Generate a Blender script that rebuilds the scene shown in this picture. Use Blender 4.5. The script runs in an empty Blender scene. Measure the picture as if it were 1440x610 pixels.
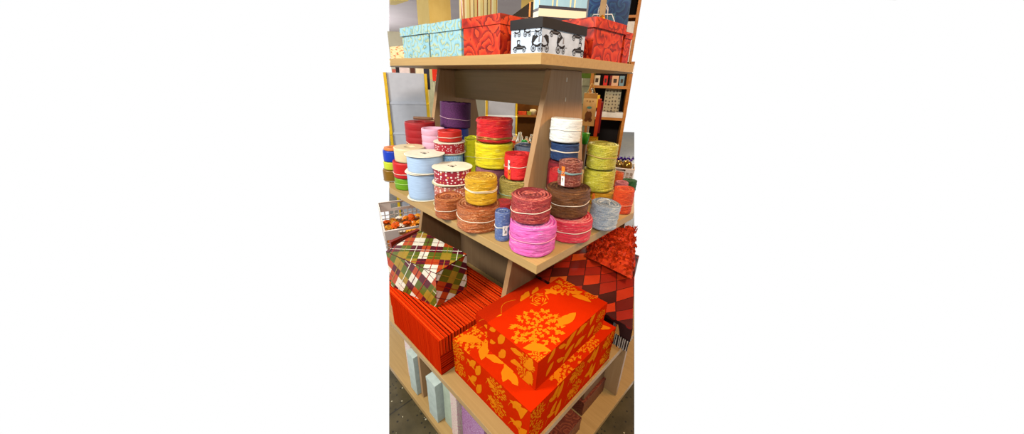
import bpy, bmesh, math, random
import numpy as np
from mathutils import Vector, Matrix
PI = math.pi
S = bpy.context.scene
COL = S.collection
rnd = random.Random(7)

# ------------------------------------------------------------------ camera
FPX, PIT, ROL, YAW = 443.4188, 0.4081, 0.0354, 0.0127
H = 1.46
_F = np.array([0, math.cos(PIT), -math.sin(PIT)]); _U = np.array([0, math.sin(PIT), math.cos(PIT)]); _R = np.array([1., 0, 0])
_R, _U = _R*math.cos(ROL)+_U*math.sin(ROL), -_R*math.sin(ROL)+_U*math.cos(ROL)
_a = YAW+PI/4
_M = np.array([[math.cos(_a), math.sin(_a), 0], [-math.sin(_a), math.cos(_a), 0], [0, 0, 1]])
F, R, U = _M@_F, _M@_R, _M@_U
CAM = np.array([0, 0, H])
def ray(x, y): return F+R*(x-720)/FPX-U*(y-305)/FPX
def atZ(x, y, z):
    d = ray(x, y); return CAM+d*(z-H)/d[2]
def atX(x, y, X):
    d = ray(x, y); return CAM+d*X/d[0]
def atY(x, y, Y):
    d = ray(x, y); return CAM+d*Y/d[1]
def up(x, y, P):
    d = ray(x, y); k = (d[0]*P[0]+d[1]*P[1])/(d[0]**2+d[1]**2); return H+d[2]*k
cd = bpy.data.cameras.new('camera'); cam = bpy.data.objects.new('camera', cd); COL.objects.link(cam)
cd.sensor_fit = 'HORIZONTAL'; cd.sensor_width = 36; cd.lens = FPX/1440*36; cd.clip_start = .02
mw = Matrix.Identity(4)
for i in range(3):
    mw[i][0] = R[i]; mw[i][1] = U[i]; mw[i][2] = -F[i]; mw[i][3] = CAM[i]
cam.matrix_world = mw; S.camera = cam

# ------------------------------------------------------------------ materials
ALB = .54
def srgb(h):
    h = h.lstrip('#'); c = [int(h[i:i+2], 16)/255 for i in (0, 2, 4)]
    return tuple(ALB*(((v+.055)/1.055)**2.4 if v > .04045 else v/12.92) for v in c)+(1,)
class NT:
    def __init__(s, name, rough=.5, metal=0, spec=.4):
        s.m = bpy.data.materials.new(name); s.m.use_nodes = True; s.t = s.m.node_tree; s.n = s.t.nodes; s.l = s.t.links
        s.b = s.n['Principled BSDF']; s.b.inputs['Roughness'].default_value = rough; s.b.inputs['Metallic'].default_value = metal
        s.b.inputs['Specular IOR Level'].default_value = spec*.6
    def add(s, typ, ins=None, **kw):
        n = s.n.new(typ)
        for k, v in kw.items(): setattr(n, k, v)
        for k, v in (ins or {}).items():
            if hasattr(v, 'is_linked') or isinstance(v, bpy.types.NodeSocket): s.l.new(v, n.inputs[k])
            else: n.inputs[k].default_value = v
        return n
    def math(s, op, a, b=0, c=None):
        n = s.add('ShaderNodeMath', {0: a, 1: b}, operation=op)
        if c is not None: n.inputs[2].default_value = c
        return n.outputs[0]
    def ramp(s, fac, stops, interp='LINEAR'):
        n = s.add('ShaderNodeValToRGB', {0: fac}); r = n.color_ramp; r.interpolation = interp
        while len(r.elements) > 1: r.elements.remove(r.elements[-1])
        r.elements[0].position = stops[0][0]; r.elements[0].color = stops[0][1]
        for p, c in stops[1:]:
            e = r.elements.new(p); e.color = c
        return n.outputs[0]
    def mix(s, fac, a, b):
        n = s.add('ShaderNodeMix', data_type='RGBA'); 
        for sock, v in ((n.inputs[0], fac), (n.inputs[6], a), (n.inputs[7], b)):
            if isinstance(v, bpy.types.NodeSocket): s.l.new(v, sock)
            else: sock.default_value = v
        return n.outputs[2]
    def base(s, c):
        if isinstance(c, bpy.types.NodeSocket): s.l.new(c, s.b.inputs['Base Color'])
        else: s.b.inputs['Base Color'].default_value = c
        return s
    def bump(s, h, strength=.3, dist=.002):
        n = s.add('ShaderNodeBump', {'Height': h, 'Strength': strength, 'Distance': dist}); s.l.new(n.outputs[0], s.b.inputs['Normal']); return s
    def coords(s, scale=(1, 1, 1), src='Object', rot=(0, 0, 0)):
        tc = s.add('ShaderNodeTexCoord'); mp = s.add('ShaderNodeMapping', {'Vector': tc.outputs[src]})
        mp.inputs['Scale'].default_value = scale; mp.inputs['Rotation'].default_value = rot; return mp.outputs[0]
    def noise(s, vec, scale=5, detail=4, rough=.55, dist=0):
        return s.add('ShaderNodeTexNoise', {'Vector': vec, 'Scale': scale, 'Detail': detail, 'Roughness': rough, 'Distortion': dist}).outputs[0]
_mc = {}
def flat(hexc, rough=.55, metal=0, spec=.25, var=.12, sc=30):
    k = (hexc, rough, metal, spec)
    if k in _mc: return _mc[k]
    t = NT('plain_'+hexc.strip('#'), rough, metal, spec); c = srgb(hexc)
    n = t.noise(t.coords(), sc, 3)
    lo = tuple(v*(1-var) for v in c[:3])+(1,); hi = tuple(min(1, v*(1+var)) for v in c[:3])+(1,)
    t.base(t.ramp(n, [(.3, lo), (.7, hi)])); _mc[k] = t.m; return t.m
def wood(name, a, b, scale=(60, 60, 2.5), rough=.42):
    t = NT(name, rough, 0, .35); v = t.coords(scale); n = t.noise(v, 1.2, 6, .6, .6); n2 = t.noise(t.coords((2, 2, 2)), 2, 2)
    c = t.ramp(n, [(.3, srgb(a)), (.7, srgb(b))]); c = t.mix(t.math('MULTIPLY', n2, .25), c, srgb(a)); t.base(c); t.bump(n, .06, .001); return t.m
W_Y = wood('beech_grain_y', '#a98955', '#b99962', (90, 3, 90))
W_Z = wood('beech_grain_z', '#a9845a', '#b8936a', (90, 90, 3)); W_DK = wood('dark_brown_wood', '#4a2a12', '#6b3f1c', (3, 40, 40)); W_OR = wood('orange_wood', '#a8661f', '#c88436', (3, 40, 40))

# ------------------------------------------------------------------ objects
def tag(o, label=None, cat=None, group=None, kind=None):
    if label: o['label'] = label
    if cat: o['category'] = cat
    if group: o['group'] = group
    if kind: o['kind'] = kind
    return o
def link(name, me, parent=None, loc=None, rot=None):
    o = bpy.data.objects.new(name, me); COL.objects.link(o)
    if parent: o.parent = parent
    if loc is not None: o.location = loc
    if rot is not None: o.rotation_euler = rot
    return o
def empty(name, loc=(0, 0, 0), rz=0): return link(name, None, None, loc, (0, 0, rz))
class MB:
    def __init__(s): s.v = []; s.f = []; s.mi = []; s.sm = []; s.w = []; s.uv = None
    def add(s, vs, fs, mi=0, sm=False, wr=None):
        o = len(s.v); s.v += [tuple(v) for v in vs]; s.f += [tuple(i+o for i in f) for f in fs]; s.mi += [mi]*len(fs); s.sm += [sm]*len(fs)
        s.w += wr if wr else [(v[0]*20, v[1]*20, v[2]*20) for v in vs]
        return s
    def box(s, x0, x1, y0, y1, z0, z1, mi=0, top=None):
        vs = [(x0, y0, z0), (x1, y0, z0), (x1, y1, z0), (x0, y1, z0), (x0, y0, z1), (x1, y0, z1), (x1, y1, z1), (x0, y1, z1)]
        return s.add(vs, [(0, 3, 2, 1), (4, 5, 6, 7), (0, 1, 5, 4), (1, 2, 6, 5), (2, 3, 7, 6), (3, 0, 4, 7)], mi)
    def prism(s, pts, z0, z1, mi=0):
        n = len(pts); a = sum(pts[i][0]*pts[(i+1) % n][1]-pts[(i+1) % n][0]*pts[i][1] for i in range(n))
        if a < 0: pts = pts[::-1]
        vs = [(p[0], p[1], z0) for p in pts]+[(p[0], p[1], z1) for p in pts]
        return s.add(vs, [tuple(range(n))[::-1], tuple(range(n, 2*n))]+[(i, (i+1) % n, n+(i+1) % n, n+i) for i in range(n)], mi)
    def lathe(s, prof, n=48, mi=0, c=(0, 0, 0), sm=True, jit=None):
        vs = []; wr = []; L = 0
        for k, (r, z) in enumerate(prof):
            if k: L += math.hypot(r-prof[k-1][0], z-prof[k-1][1])
            for j in range(n):
                t = 2*PI*j/n; rr, zz = r, z
                if jit: rr, zz = jit(r, z, t, k)
                vs.append((c[0]+rr*math.cos(t), c[1]+rr*math.sin(t), c[2]+zz)); wr.append((math.cos(t), math.sin(t), L*60))
        fs = [(k*n+j, k*n+(j+1) % n, (k+1)*n+(j+1) % n, (k+1)*n+j) for k in range(len(prof)-1) for j in range(n)]
        return s.add(vs, fs, mi, sm, wr)
    def tube(s, pts, r, n=6, mi=0, closed=False):
        pts = [Vector(p) for p in pts]; m = len(pts); vs = []; nn = Vector((0, 0, 1))
        for i, p in enumerate(pts):
            a = pts[(i-1) % m] if (closed or i) else p; b = pts[(i+1) % m] if (closed or i < m-1) else p
            t = (b-a).normalized(); 
            s1 = t.cross(nn); 
            if s1.length < 1e-3: s1 = t.cross(Vector((1, 0, 0)))
            s1.normalize(); s2 = s1.cross(t)
            rr = r[i] if isinstance(r, (list, tuple)) else r
            vs += [p+s1*rr*math.cos(2*PI*k/n)+s2*rr*math.sin(2*PI*k/n) for k in range(n)]
        fs = [(i*n+k, i*n+(k+1) % n, ((i+1) % m)*n+(k+1) % n, ((i+1) % m)*n+k) for i in range(m if closed else m-1) for k in range(n)]
        if not closed: fs += [tuple(range(n))[::-1], tuple(range((m-1)*n, m*n))]
        return s.add(vs, fs, mi, True)
    def ball(s, c, r, mi=0, n=14, sc=(1, 1, 1)):
        prof = [(max(1e-4, r*math.sin(PI*k/(n//2))), -r*math.cos(PI*k/(n//2))) for k in range(n//2+1)]
        vs = []
        m0 = len(s.v); s.lathe([(a*sc[0], b*sc[2]) for a, b in prof], n, mi, c); return s
    def build(s, name, mats, parent=None, loc=None, rot=None, bevel=0):
        me = bpy.data.meshes.new(name); me.from_pydata(s.v, [], s.f); me.update()
        for m in (mats if isinstance(mats, (list, tuple)) else [mats]): me.materials.append(m)
        me.polygons.foreach_set('material_index', s.mi); me.polygons.foreach_set('use_smooth', s.sm)
        at = me.attributes.new('wrap', 'FLOAT_VECTOR', 'POINT'); at.data.foreach_set('vector', [c for w in s.w for c in w])
        if s.uv:
            u = me.uv_layers.new(name='UVMap')
            for l in me.loops: u.data[l.index].uv = s.uv[l.vertex_index]
        o = link(name, me, parent, loc, rot)
        if bevel:
            b = o.modifiers.new('edge', 'BEVEL'); b.width = bevel; b.segments = 2; b.limit_method = 'ANGLE'; b.angle_limit = math.radians(40)
        return o

# ------------------------------------------------------------------ pattern polygons lying on box faces
def clip(poly, W, Hh):
    for ax, lim, sg in ((0, 0, 1), (0, W, -1), (1, 0, 1), (1, Hh, -1)):
        out = []
        for i in range(len(poly)):
            a, b = poly[i-1], poly[i]; ia, ib = (a[ax]-lim)*sg >= 0, (b[ax]-lim)*sg >= 0
            if ia != ib:
                t = (lim-a[ax])/(b[ax]-a[ax]); out.append((a[0]+t*(b[0]-a[0]), a[1]+t*(b[1]-a[1])))
            if ib: out.append(b)
        poly = out
        if len(poly) < 3: return None
    return poly
def face_put(mb, polys, O, e1, e2, nrm, W, Hh, off=.0004):
    O, e1, e2, nrm = Vector(O), Vector(e1), Vector(e2), Vector(nrm)
    for k, (p, mi) in enumerate(polys):
        q = clip(list(p), W, Hh)
        if not q: continue
        a = sum(q[i-1][0]*q[i][1]-q[i][0]*q[i-1][1] for i in range(len(q)))
        if abs(a) < 1e-7: continue
        if (a > 0) != (e1.cross(e2).dot(nrm) > 0): q = q[::-1]
        oo = off+k*3e-6
        mb.add([O+e1*x+e2*y+nrm*oo for x, y in q], [tuple(range(len(q)))], mi)
def leaf(x, y, a, L, w, mi=1, bend=.2, n=9):
    P = []; Q = []
    for i in range(n+1):
        t = i/n; hw = w*math.sin(PI*t)**.8*(1-.25*t)+(.0 if 0 < i < n else .0); c = bend*L*math.sin(PI*t)
        jag = 1+.12*math.sin(17*t+a*3)
        P.append((t*L, c+hw*jag)); Q.append((t*L, c-hw*.8))
    pts = P+Q[::-1][1:-1]
    return ([(x+u*math.cos(a)-v*math.sin(a), y+u*math.sin(a)+v*math.cos(a)) for u, v in pts], mi)
def stem(x, y, a, L, w=.0012, mi=1, bend=.25):
    P = [(t/8*L, bend*L*math.sin(PI*t/8)) for t in range(9)]
    pts = [(u, v+w) for u, v in P]+[(u, v-w) for u, v in P[::-1]]
    return ([(x+u*math.cos(a)-v*math.sin(a), y+u*math.sin(a)+v*math.cos(a)) for u, v in pts], mi)
def peony(x, y, r, rg, mi=1, rings=4, sq=.85):
    out = []
    rings = 6 if r > .08 else 5
    for k in range(rings):
        r0 = r*(k+.0)/rings; r1 = r*(k+1.25)/rings; n = 5+int(2.6*k); ph = rg.random()*6
        for j in range(n):
            if rg.random() < .08: continue
            a = ph+2*PI*j/n+rg.uniform(-.12, .12); da = PI/n*rg.uniform(.70, .96); cur = rg.uniform(-.35, .35)
            pts = []; m = 9
            for i in range(m+1):
                t = -1+2*i/m; rr = r1*(1-.18*t*t)*(1+.09*math.sin(9*t+j*1.7)+rg.uniform(-.03, .03))
                pts.append((a+da*t+cur*.1, rr))
            for i in range(5):
                t = 1-2*i/4; pts.append((a+da*.45*t-cur*.2, r0+(r1-r0)*(.28+.25*math.cos(t*2+j))))
            xy = [(x+q*math.cos(b), y+sq*q*math.sin(b)) for b, q in pts]; mx = sum(p[0] for p in xy)/len(xy); my = sum(p[1] for p in xy)/len(xy)
            xy.sort(key=lambda p: math.atan2(p[1]-my, p[0]-mx)); out.append((xy, mi))
    return out
def rose(x, y, r, rg, mi=1):
    out = []
    for k in range(4):
        n = 2+k
        for j in range(n):
            a = rg.random()*.5+2*PI*j/n+k; pts = []
            r1 = r*(k+1)/4; wd = r/4*.62
            for i in range(9):
                t = -1+i/4; pts.append((a+t*PI/n*.85, r1*(1+.05*math.sin(5*t))))
            for i in range(9):
                t = 1-i/4; pts.append((a+t*PI/n*.75, r1-wd*(1-.8*t*t)))
            out.append(([(x+q*math.cos(b), y+.85*q*math.sin(b)) for b, q in pts], mi))
    return out
def spray(rg, W, Hh, items, mi=1):
    out = []
    for it in items:
        k = it[0]
        if k == 'p': out += peony(it[1]*W, it[2]*Hh, it[3], rg, mi)
        if k == 'r': out += rose(it[1]*W, it[2]*Hh, it[3], rg, mi)
        if k == 'l': out.append(leaf(it[1]*W, it[2]*Hh, it[3], it[4], it[4]*.24, mi, rg.uniform(-.15, .15)))
        if k == 's': out.append(stem(it[1]*W, it[2]*Hh, it[3], it[4], .001, mi))
    return out

def gift_box(name, x0, x1, y0, y1, z0, z1, lid, mb_mat, lid_mat, side=None, o=.002, pat=None, extra=(), closed_top=True):
    """a box with its lid; pat(face, W, H, part) gives the printed polygons of a face"""
    cx, cy = (x0+x1)/2, (y0+y1)/2
    a = MB(); a.box(x0+o-cx, x1-o-cx, y0+o-cy, y1-o-cy, 0, z1-z0-.003)
    b = MB(); b.box(x0-cx, x1-cx, y0-cy, y1-cy, z1-z0-lid, z1-z0)
    if pat:
        hb = z1-z0-lid
        for mbx, q, zb, hh, pn in ((a, o, 0, hb, 'body'), (b, 0, hb, lid, 'lid')):
            face_put(mbx, pat('left', y1-y0-2*q, hh, pn), (x0+q-cx, y1-q-cy, zb), (0, -1, 0), (0, 0, 1), (-1, 0, 0), y1-y0-2*q, hh)
            face_put(mbx, pat('right', x1-x0-2*q, hh, pn), (x0+q-cx, y0+q-cy, zb), (1, 0, 0), (0, 0, 1), (0, -1, 0), x1-x0-2*q, hh)
        face_put(b, pat('top', x1-x0, y1-y0, 'lid'), (x0-cx, y0-cy, z1-z0), (1, 0, 0), (0, 1, 0), (0, 0, 1), x1-x0, y1-y0)
    ra = a.build(name, [mb_mat]+list(extra), None, (cx, cy, z0))
    b.build('lid', [lid_mat]+list(extra), ra)
    return ra

# ------------------------------------------------------------------ display stand
ZT, ZM, ZD, ZB, TH = 1.53, 1.01, .396, .08, .028
stand = tag(empty('display_stand', (1.05, 1.1, 0)), 'beech tiered shop display stand with three square shelves and tapered end panels', 'display stand')
SO = (1.05, 1.1, 0)
def sp(name, mb, m, bevel=.0012, parent=None):
    mb.v = [(v[0]-SO[0], v[1]-SO[1], v[2]) for v in mb.v]
    return mb.build(name, m, parent or stand, bevel=bevel)
def shelf(x0, y0, z, xe, ye, ly, rx):
    # plan of the board: near corner at (x0, y0); only the stretch the photo shows is built
    lf = [atZ(547.4, py, z) for py in ly]; rt = [atZ(891.6, py, z) for py in rx]
    def run(p, q, s, lim):
        k = (lim-p[s])/(q[s]-p[s]); return (p[0]+k*(q[0]-p[0]), p[1]+k*(q[1]-p[1]))
    a = run(lf[0], lf[1], 0, x0); b = run(lf[0], lf[1], 1, ye); c = run(rt[0], rt[1], 1, y0); d = run(rt[0], rt[1], 0, xe)
    sp('shelf', MB().prism([(x0, y0), c, d, (xe, ye), b, a], z-TH, z), W_Y)
t = .003
shelf(.712, .607, ZT, 1.39, 1.63, (84, 87), (90, 96))
shelf(.565, .452, ZM, 1.53, 1.75, (264, 220), (297, 250))
shelf(.448, .375, ZD, 1.65, 1.75, (450, 380), (478, 430))
shelf(.427, .340, ZB, 1.67, 1.75, (512, 450), (525, 480))
def xl(z): return .955-.22*(1.5-z)
for y0 in (.765, 1.46):
    for za, zb in ((ZM+.0005, ZT-TH-.0005), (ZD+.0005, ZM-TH-.0005)):
        m = MB(); pr = [(xl(za), za), (2.1-xl(za), za), (2.1-xl(zb), zb), (xl(zb), zb)]
        vs = [(x, y0, z) for x, z in pr]+[(x, y0+.025, z) for x, z in pr]
        m.add(vs, [(0, 1, 2, 3), (7, 6, 5, 4), (0, 4, 5, 1), (1, 5, 6, 2), (2, 6, 7, 3), (3, 7, 4, 0)])
        p = sp('end_panel', m, W_Z)
        if y0 < 1 and za > .9:
            for q in ((797, 112), (795, 140)):
                k = MB(); P = atY(q[0], q[1], y0); k.box(P[0]-.0025, P[0]+.0025, y0-.0015, y0, P[2]-.007, P[2]+.007)
                sp('shelf_pin_slot', k, flat('#e6dccb'), 0, p)
sp('crossbar', MB().box(1.04, 1.06, .791, 1.459, 1.369, ZT-TH-.0005), wood('beech_crossbar', '#a88e60', '#b79b6a', (90, 3, 90)))
sp('back_panel', MB().box(1.04, 1.06, .791, 1.459, ZD+.0005, ZM-TH-.0005), wood('beech_back_shaded', '#7c6248', '#8a7054', (90, 90, 3)))  # beech coloured darker to carry the shade under the middle shelf
sp('divider', MB().box(.46, 1.115, .985, 1.003, ZB+.0005, ZD-TH-.0005), W_Z)
sp('divider', MB().box(1.13, 1.148, .362, .98, ZB+.0005, ZD-TH-.0005), W_Z)
sp('divider', MB().box(1.13, 1.148, 1.01, 1.7, ZB+.0005, ZD-TH-.0005), W_Z)
sp('divider', MB().box(.60, 1.115, 1.40, 1.418, ZB+.0005, ZD-TH-.0005), W_Z)
sp('plinth', MB().box(.60, 1.5, .50, 1.60, 0, ZB-TH-.0005), W_DK)

# ------------------------------------------------------------------ rolls, ribbons, spools
def raffia_mat(c1, c2, c3, metal=0., rough=.45, spark=0., bumpd=.004):
    k = ('raf', c1, c2, c3, metal, rough, spark)
    if k in _mc: return _mc[k]
    t = NT('raffia_'+c1.strip('#'), rough, metal, .5)
    w = t.add('ShaderNodeAttribute', attribute_name='wrap').outputs['Vector']
    mp = t.add('ShaderNodeMapping', {'Vector': w}); mp.inputs['Scale'].default_value = (1.6, 1.6, 2.6)
    n = t.noise(mp.outputs[0], 1.6, 7, .62, .25)
    mp2 = t.add('ShaderNodeMapping', {'Vector': w}); mp2.inputs['Scale'].default_value = (7, 7, 5)
    n2 = t.noise(mp2.outputs[0], 2.2, 4, .6, .4)
    c = t.ramp(n, [(.34, srgb(c2)), (.46, srgb(c1)), (.57, srgb(c1)), (.68, srgb(c3))])
    if spark:
        s = t.ramp(n2, [(.53, (0, 0, 0, 1)), (.60, (1, 1, 1, 1))]); c = t.mix(t.math('MULTIPLY', s, spark), c, srgb(c3))
    nz = t.add('ShaderNodeSeparateXYZ', {0: t.add('ShaderNodeNewGeometry').outputs['Normal']}).outputs[2]
    wz = t.add('ShaderNodeSeparateXYZ', {0: w}).outputs[2]
    ring = t.add('ShaderNodeMath', {0: t.math('ADD', t.math('MULTIPLY', wz, 11.0), t.math('MULTIPLY', n2, 6.0))}, operation='SINE').outputs[0]
    rg_ = t.ramp(ring, [(.25, srgb(c2)), (.5, srgb(c1)), (.85, srgb(c3))])
    msk = t.math('MULTIPLY', t.math('GREATER_THAN', nz, .55), .75); c = t.mix(msk, c, rg_)
    t.base(c); hh = t.math('ADD', n, t.math('MULTIPLY', n2, .8)); t.bump(hh, 1.0, bumpd*1.5); _mc[k] = t.m; return t.m
def ribbon_mat(c1, rough=.5, metal=0, fine=40):
    k = ('rib', c1, rough)
    if k in _mc: return _mc[k]
    t = NT('ribbon_'+c1.strip('#'), rough, metal, .4); w = t.add('ShaderNodeAttribute', attribute_name='wrap').outputs['Vector']
    mp = t.add('ShaderNodeMapping', {'Vector': w}); mp.inputs['Scale'].default_value = (1, 1, 3); n = t.noise(mp.outputs[0], 2, 4)
    c = srgb(c1); t.base(t.ramp(n, [(.3, tuple(v*.82 for v in c[:3])+(1,)), (.7, c)])); t.bump(n, .25, .001); _mc[k] = t.m; return t.m
def dots_mat(bg, fg, fg2, sc=1.0, thr=.33):
    t = NT('printed_ribbon', .5); w = t.add('ShaderNodeAttribute', attribute_name='wrap').outputs['Vector']
    mp = t.add('ShaderNodeMapping', {'Vector': w}); mp.inputs['Scale'].default_value = (6*sc, 6*sc, 1.7*sc)
    v = t.add('ShaderNodeTexVoronoi', {'Vector': mp.outputs[0], 'Scale': 1.0, 'Randomness': .55})
    ring = t.ramp(v.outputs['Distance'], [(0, srgb(bg)), (thr*.32, srgb(bg)), (thr*.4, srgb(fg)), (thr, srgb(fg)), (thr*1.15, srgb(bg))])
    ring2 = t.ramp(v.outputs['Distance'], [(0, srgb(bg)), (thr*.25, srgb(bg)), (thr*.3, srgb(fg2)), (thr*.8, srgb(fg2)), (thr, srgb(bg))])
    r = t.add('ShaderNodeSeparateColor', {0: v.outputs['Color']}).outputs[0]
    t.base(t.mix(t.math('GREATER_THAN', r, .72), ring, ring2)); return t.m
def solve(cx, yb, w, z0):
    G = atZ(cx, yb, z0); hd = math.hypot(G[0], G[1]); dx, dy = G[0]/hd, G[1]/hd; r = .05
    for _ in range(8):
        P = np.array([dx*(hd+r), dy*(hd+r), z0]); r = w/2*((P-CAM)@F)/FPX*.97
    return hd+r
def dirof(cx, py):
    d = ray(cx, py); n = math.hypot(d[0], d[1]); return d[0]/n, d[1]/n
CREAM = flat('#efe6cf', .45); STRING = flat('#e9ddc8', .7)
def facing(x, y): return math.atan2(-y, -x)
def binding(root, r, h, frac=.45, tilt=.06, mat=None, rad=.0011, name='binding_string', seed=0, twice=False):
    g = random.Random(seed); m = MB(); p1 = g.random()*6
    for k in range(2 if twice else 1):
        pts = [((r*1.012+.0006)*math.cos(a), (r*1.012+.0006)*math.sin(a), h*(frac+k*.05+tilt*math.sin(a+p1+k)*.6+.012*math.sin(5*a+p1))) for a in [2*PI*i/56 for i in range(56)]]
        m.tube(pts, rad, 6, closed=True)
    return m.build(name, mat or STRING, root)
def tagstrip(root, r, h, ang, wdt, z0, z1, mats, lean=0, marks=True, seed=1, name='price_tag'):
    m = MB(); n = 5; vs = []; g = random.Random(seed)
    rows = 6
    for j in range(rows+1):
        z = z0+(z1-z0)*j/rows
        for i in range(n+1):
            a = ang+wdt/r*(i/n-.5)+lean*(j/rows-.5); vs.append(((r*1.03+.001)*math.cos(a), (r*1.03+.001)*math.sin(a), z))
    fs = [(j*(n+1)+i, j*(n+1)+i+1, (j+1)*(n+1)+i+1, (j+1)*(n+1)+i) for j in range(rows) for i in range(n)]
    m.add(vs, fs, 0, True)
    if len(mats) > 1: m.mi = [1 if (k//n) < 3 else 0 for k in range(len(fs))]
    if marks:
        for q in range(7):
            zz = z0+(z1-z0)*(.1+.8*g.random()); aa = ang+(g.random()-.5)*wdt*.5/r; L = g.uniform(.004, .009)
            rr = r*1.03+.0016
            m.add([(rr*math.cos(aa+d), rr*math.sin(aa+d), zz+e) for d, e in ((0, 0), (.0012/r, 0), (.0022/r, L), (.001/r, L))], [(0, 1, 2, 3)], len(mats))
    return m.build(name, list(mats)+[flat('#3a3030')], root)
def shape_raffia(r, h, seed, rough=.035, hole=.09, ridges=6, topdrop=0.):
    g = random.Random(seed); rows = 22
    band = [g.uniform(-1, 1) for _ in range(80)]; ph = [g.random()*6 for _ in range(80)]
    prof = [(r*.9, 0)]+[(r*(1-(.05 if k in (0, rows) else 0)), h*(.02+.96*k/rows)) for k in range(rows+1)]
    nt = 16; prof += [(r*(.95-(.95-hole)*k/nt), h) for k in range(1, nt+1)]+[(r*hole, h*.6), (r*.01, h*.58)]
    def jit(rr, z, tt, k):
        if k == 0 or k > rows+1+nt: return rr, z
        if k <= rows+1: 
            s = 1+rough*(band[k]*.55+.5*math.sin(2*tt+ph[k])*.5+.35*math.sin(5*tt+ph[k//2])+.2*math.sin(11*tt+ph[k//3]))
            return rr*s, z+h*.012*math.sin(3*tt+ph[k//4])
        q = k-rows-1; spir = (q+tt/(2*PI))*2*PI*ridges/nt
        return rr*(1+.012*math.sin(4*tt+ph[q])), z+h*(.03*math.sin(spir)+.025*band[k]*math.sin(2*tt+ph[k])-.05*(q/nt)-.035)*1.1-topdrop*(q/nt)
    m = MB(); m.lathe(prof, 72, 0, jit=jit); return m
def shape_ribbon(r, h, layers=1, hole=.35, core=True, groove=.012):
    prof = [(r*.97, 0)]
    for k in range(layers):
        a, b = h*k/layers, h*(k+1)/layers
        prof += [(r*(1-groove), a+.0004), (r, a+(b-a)*.12), (r, b-(b-a)*.12), (r*(1-groove), b)]
    prof += [(r*.96, h*1.0)]+[(r*(.96-(.96-hole)*q/8), h-(.0006 if q % 2 else 0)) for q in range(1, 9)]+[(r*hole, h*.3), (r*.01, h*.3)]
    m = MB(); m.lathe(prof, 64, 0); return m
NSEED = [10]
def roll(kind, name, label, cat, cx, hd, w, z0, yt, mat, group=None, yb=None, string=.45, smat=None, tilt=None, tags=None, h=None, **kw):
    """one roll standing at azimuth of pixel column cx, hd metres away; returns (hd, z_top)"""
    NSEED[0] += 1; sd = NSEED[0]
    if hd is None: hd = solve(cx, yb, w, z0)
    ym = (yb or yt+20)
    dx, dy = dirof(cx, (yt+ym)/2); P = np.array([dx*hd, dy*hd, z0]); r = w/2*((P-CAM)@F)/FPX*.97
    G = np.array([dx*(hd-r), dy*(hd-r), 0]); zt = up(cx, yt, G) if h is None else z0+h; hh = zt-z0
    loc = (P[0], P[1], z0+.0006+(r*(abs(tilt[0])+abs(tilt[1])) if tilt else 0)); fa = facing(P[0], P[1])
    tp = kw.pop('two', False); td = kw.pop('tiltdeg', .05); ft = kw.pop('srad', .0011)
    if kind == 'raffia': o = shape_raffia(r, hh-.001, sd, **kw).build(name, mat, None, loc)
    elif kind == 'ribbon': o = shape_ribbon(r, hh-.001, **kw).build(name, mat, None, loc)
    elif kind == 'spool':
        o = shape_ribbon(r*kw.get('inner', .9), hh-.001, 1, .3).build(name, mat, None, loc)
        fl = kw.get('flange', CREAM)
        for k, zz in ((0, 0), (1, hh-.0035)):
            q = MB(); prof = [(r*.14, 0), (r*.985, 0), (r, .0008), (r, .0018), (r*.985, .0026), (r*.3, .0026), (r*.14, .0026), (r*.14, 0)]
            q.lathe([(a, b+zz) for a, b in prof], 64, 0, sm=False)
            if k: 
                for aa in (0, 2.1, 4.2): q.box(r*.2*math.cos(aa)-.002, r*.2*math.cos(aa)+.002, r*.2*math.sin(aa)-.0045, r*.2*math.sin(aa)+.0045, zz+.0026, zz+.003, 1)
                q.lathe([(r*.14, zz+.001), (.0001, zz+.001)], 20, 1)
            q.build('flange', [fl, flat('#2a2620')], o)
    if string: binding(o, r if kind != 'spool' else r*.9, hh, string, td, smat, ft, seed=sd, twice=tp)
    for tg in (tags or []): tagstrip(o, r, hh, fa+tg.get('a', 0), tg.get('w', .012), hh*tg.get('z0', .1), hh*tg.get('z1', .9), tg['m'], tg.get('lean', 0), tg.get('marks', True), sd)
    if tilt: o.rotation_euler = tilt
    tag(o, label, cat, group)
    return hd, zt
G1 = None
# -- front row
m_pink = raffia_mat('#ff74d0', '#f04cb4', '#ffb0e8', rough=.6)
hd, z = roll('raffia', 'raffia_roll', 'large bright pink raffia roll at the front corner of the middle shelf', 'raffia roll', 748, None, 65, ZM, 321, m_pink, yb=363.4, string=.5, smat=flat('#f59bb0'), tiltdeg=.03)
roll('raffia', 'raffia_roll', 'glossy burgundy red raffia roll standing on the bright pink roll', 'raffia roll', 746.5, hd+.003, 56, z+.001, 280, raffia_mat('#b02a38', '#701420', '#ff9078', .15, .3, .5), string=.42, tiltdeg=.11)
roll('raffia', 'raffia_roll', 'small blue raffia roll with a white price label left of the pink roll', 'raffia roll', 706.5, None, 21.5, ZM, 299, raffia_mat('#5f7fc4', '#3f55a0', '#b9c6e0', .1, .4, .5), yb=340.4, string=.5, srad=.0014,
     tags=[dict(m=[flat('#f3f1ea', .6)], a=.35, w=.014, z0=.22, z1=.55)])
hd, z = roll('raffia', 'raffia_roll', 'wide coppery orange glitter raffia roll under the golden yellow roll', 'raffia roll', 673, None, 60, ZM, 294, raffia_mat('#c4601e', '#8a3810', '#ffc08a', .25, .3, .7), yb=330, string=.55, tiltdeg=.14)
roll('raffia', 'raffia_roll', 'golden yellow raffia roll standing on the coppery orange roll', 'raffia roll', 676.5, hd, 45, z+.001, 252, raffia_mat('#f0b808', '#b08004', '#ffe060', .1, .45), string=.5, two=True, tiltdeg=.03)
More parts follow.
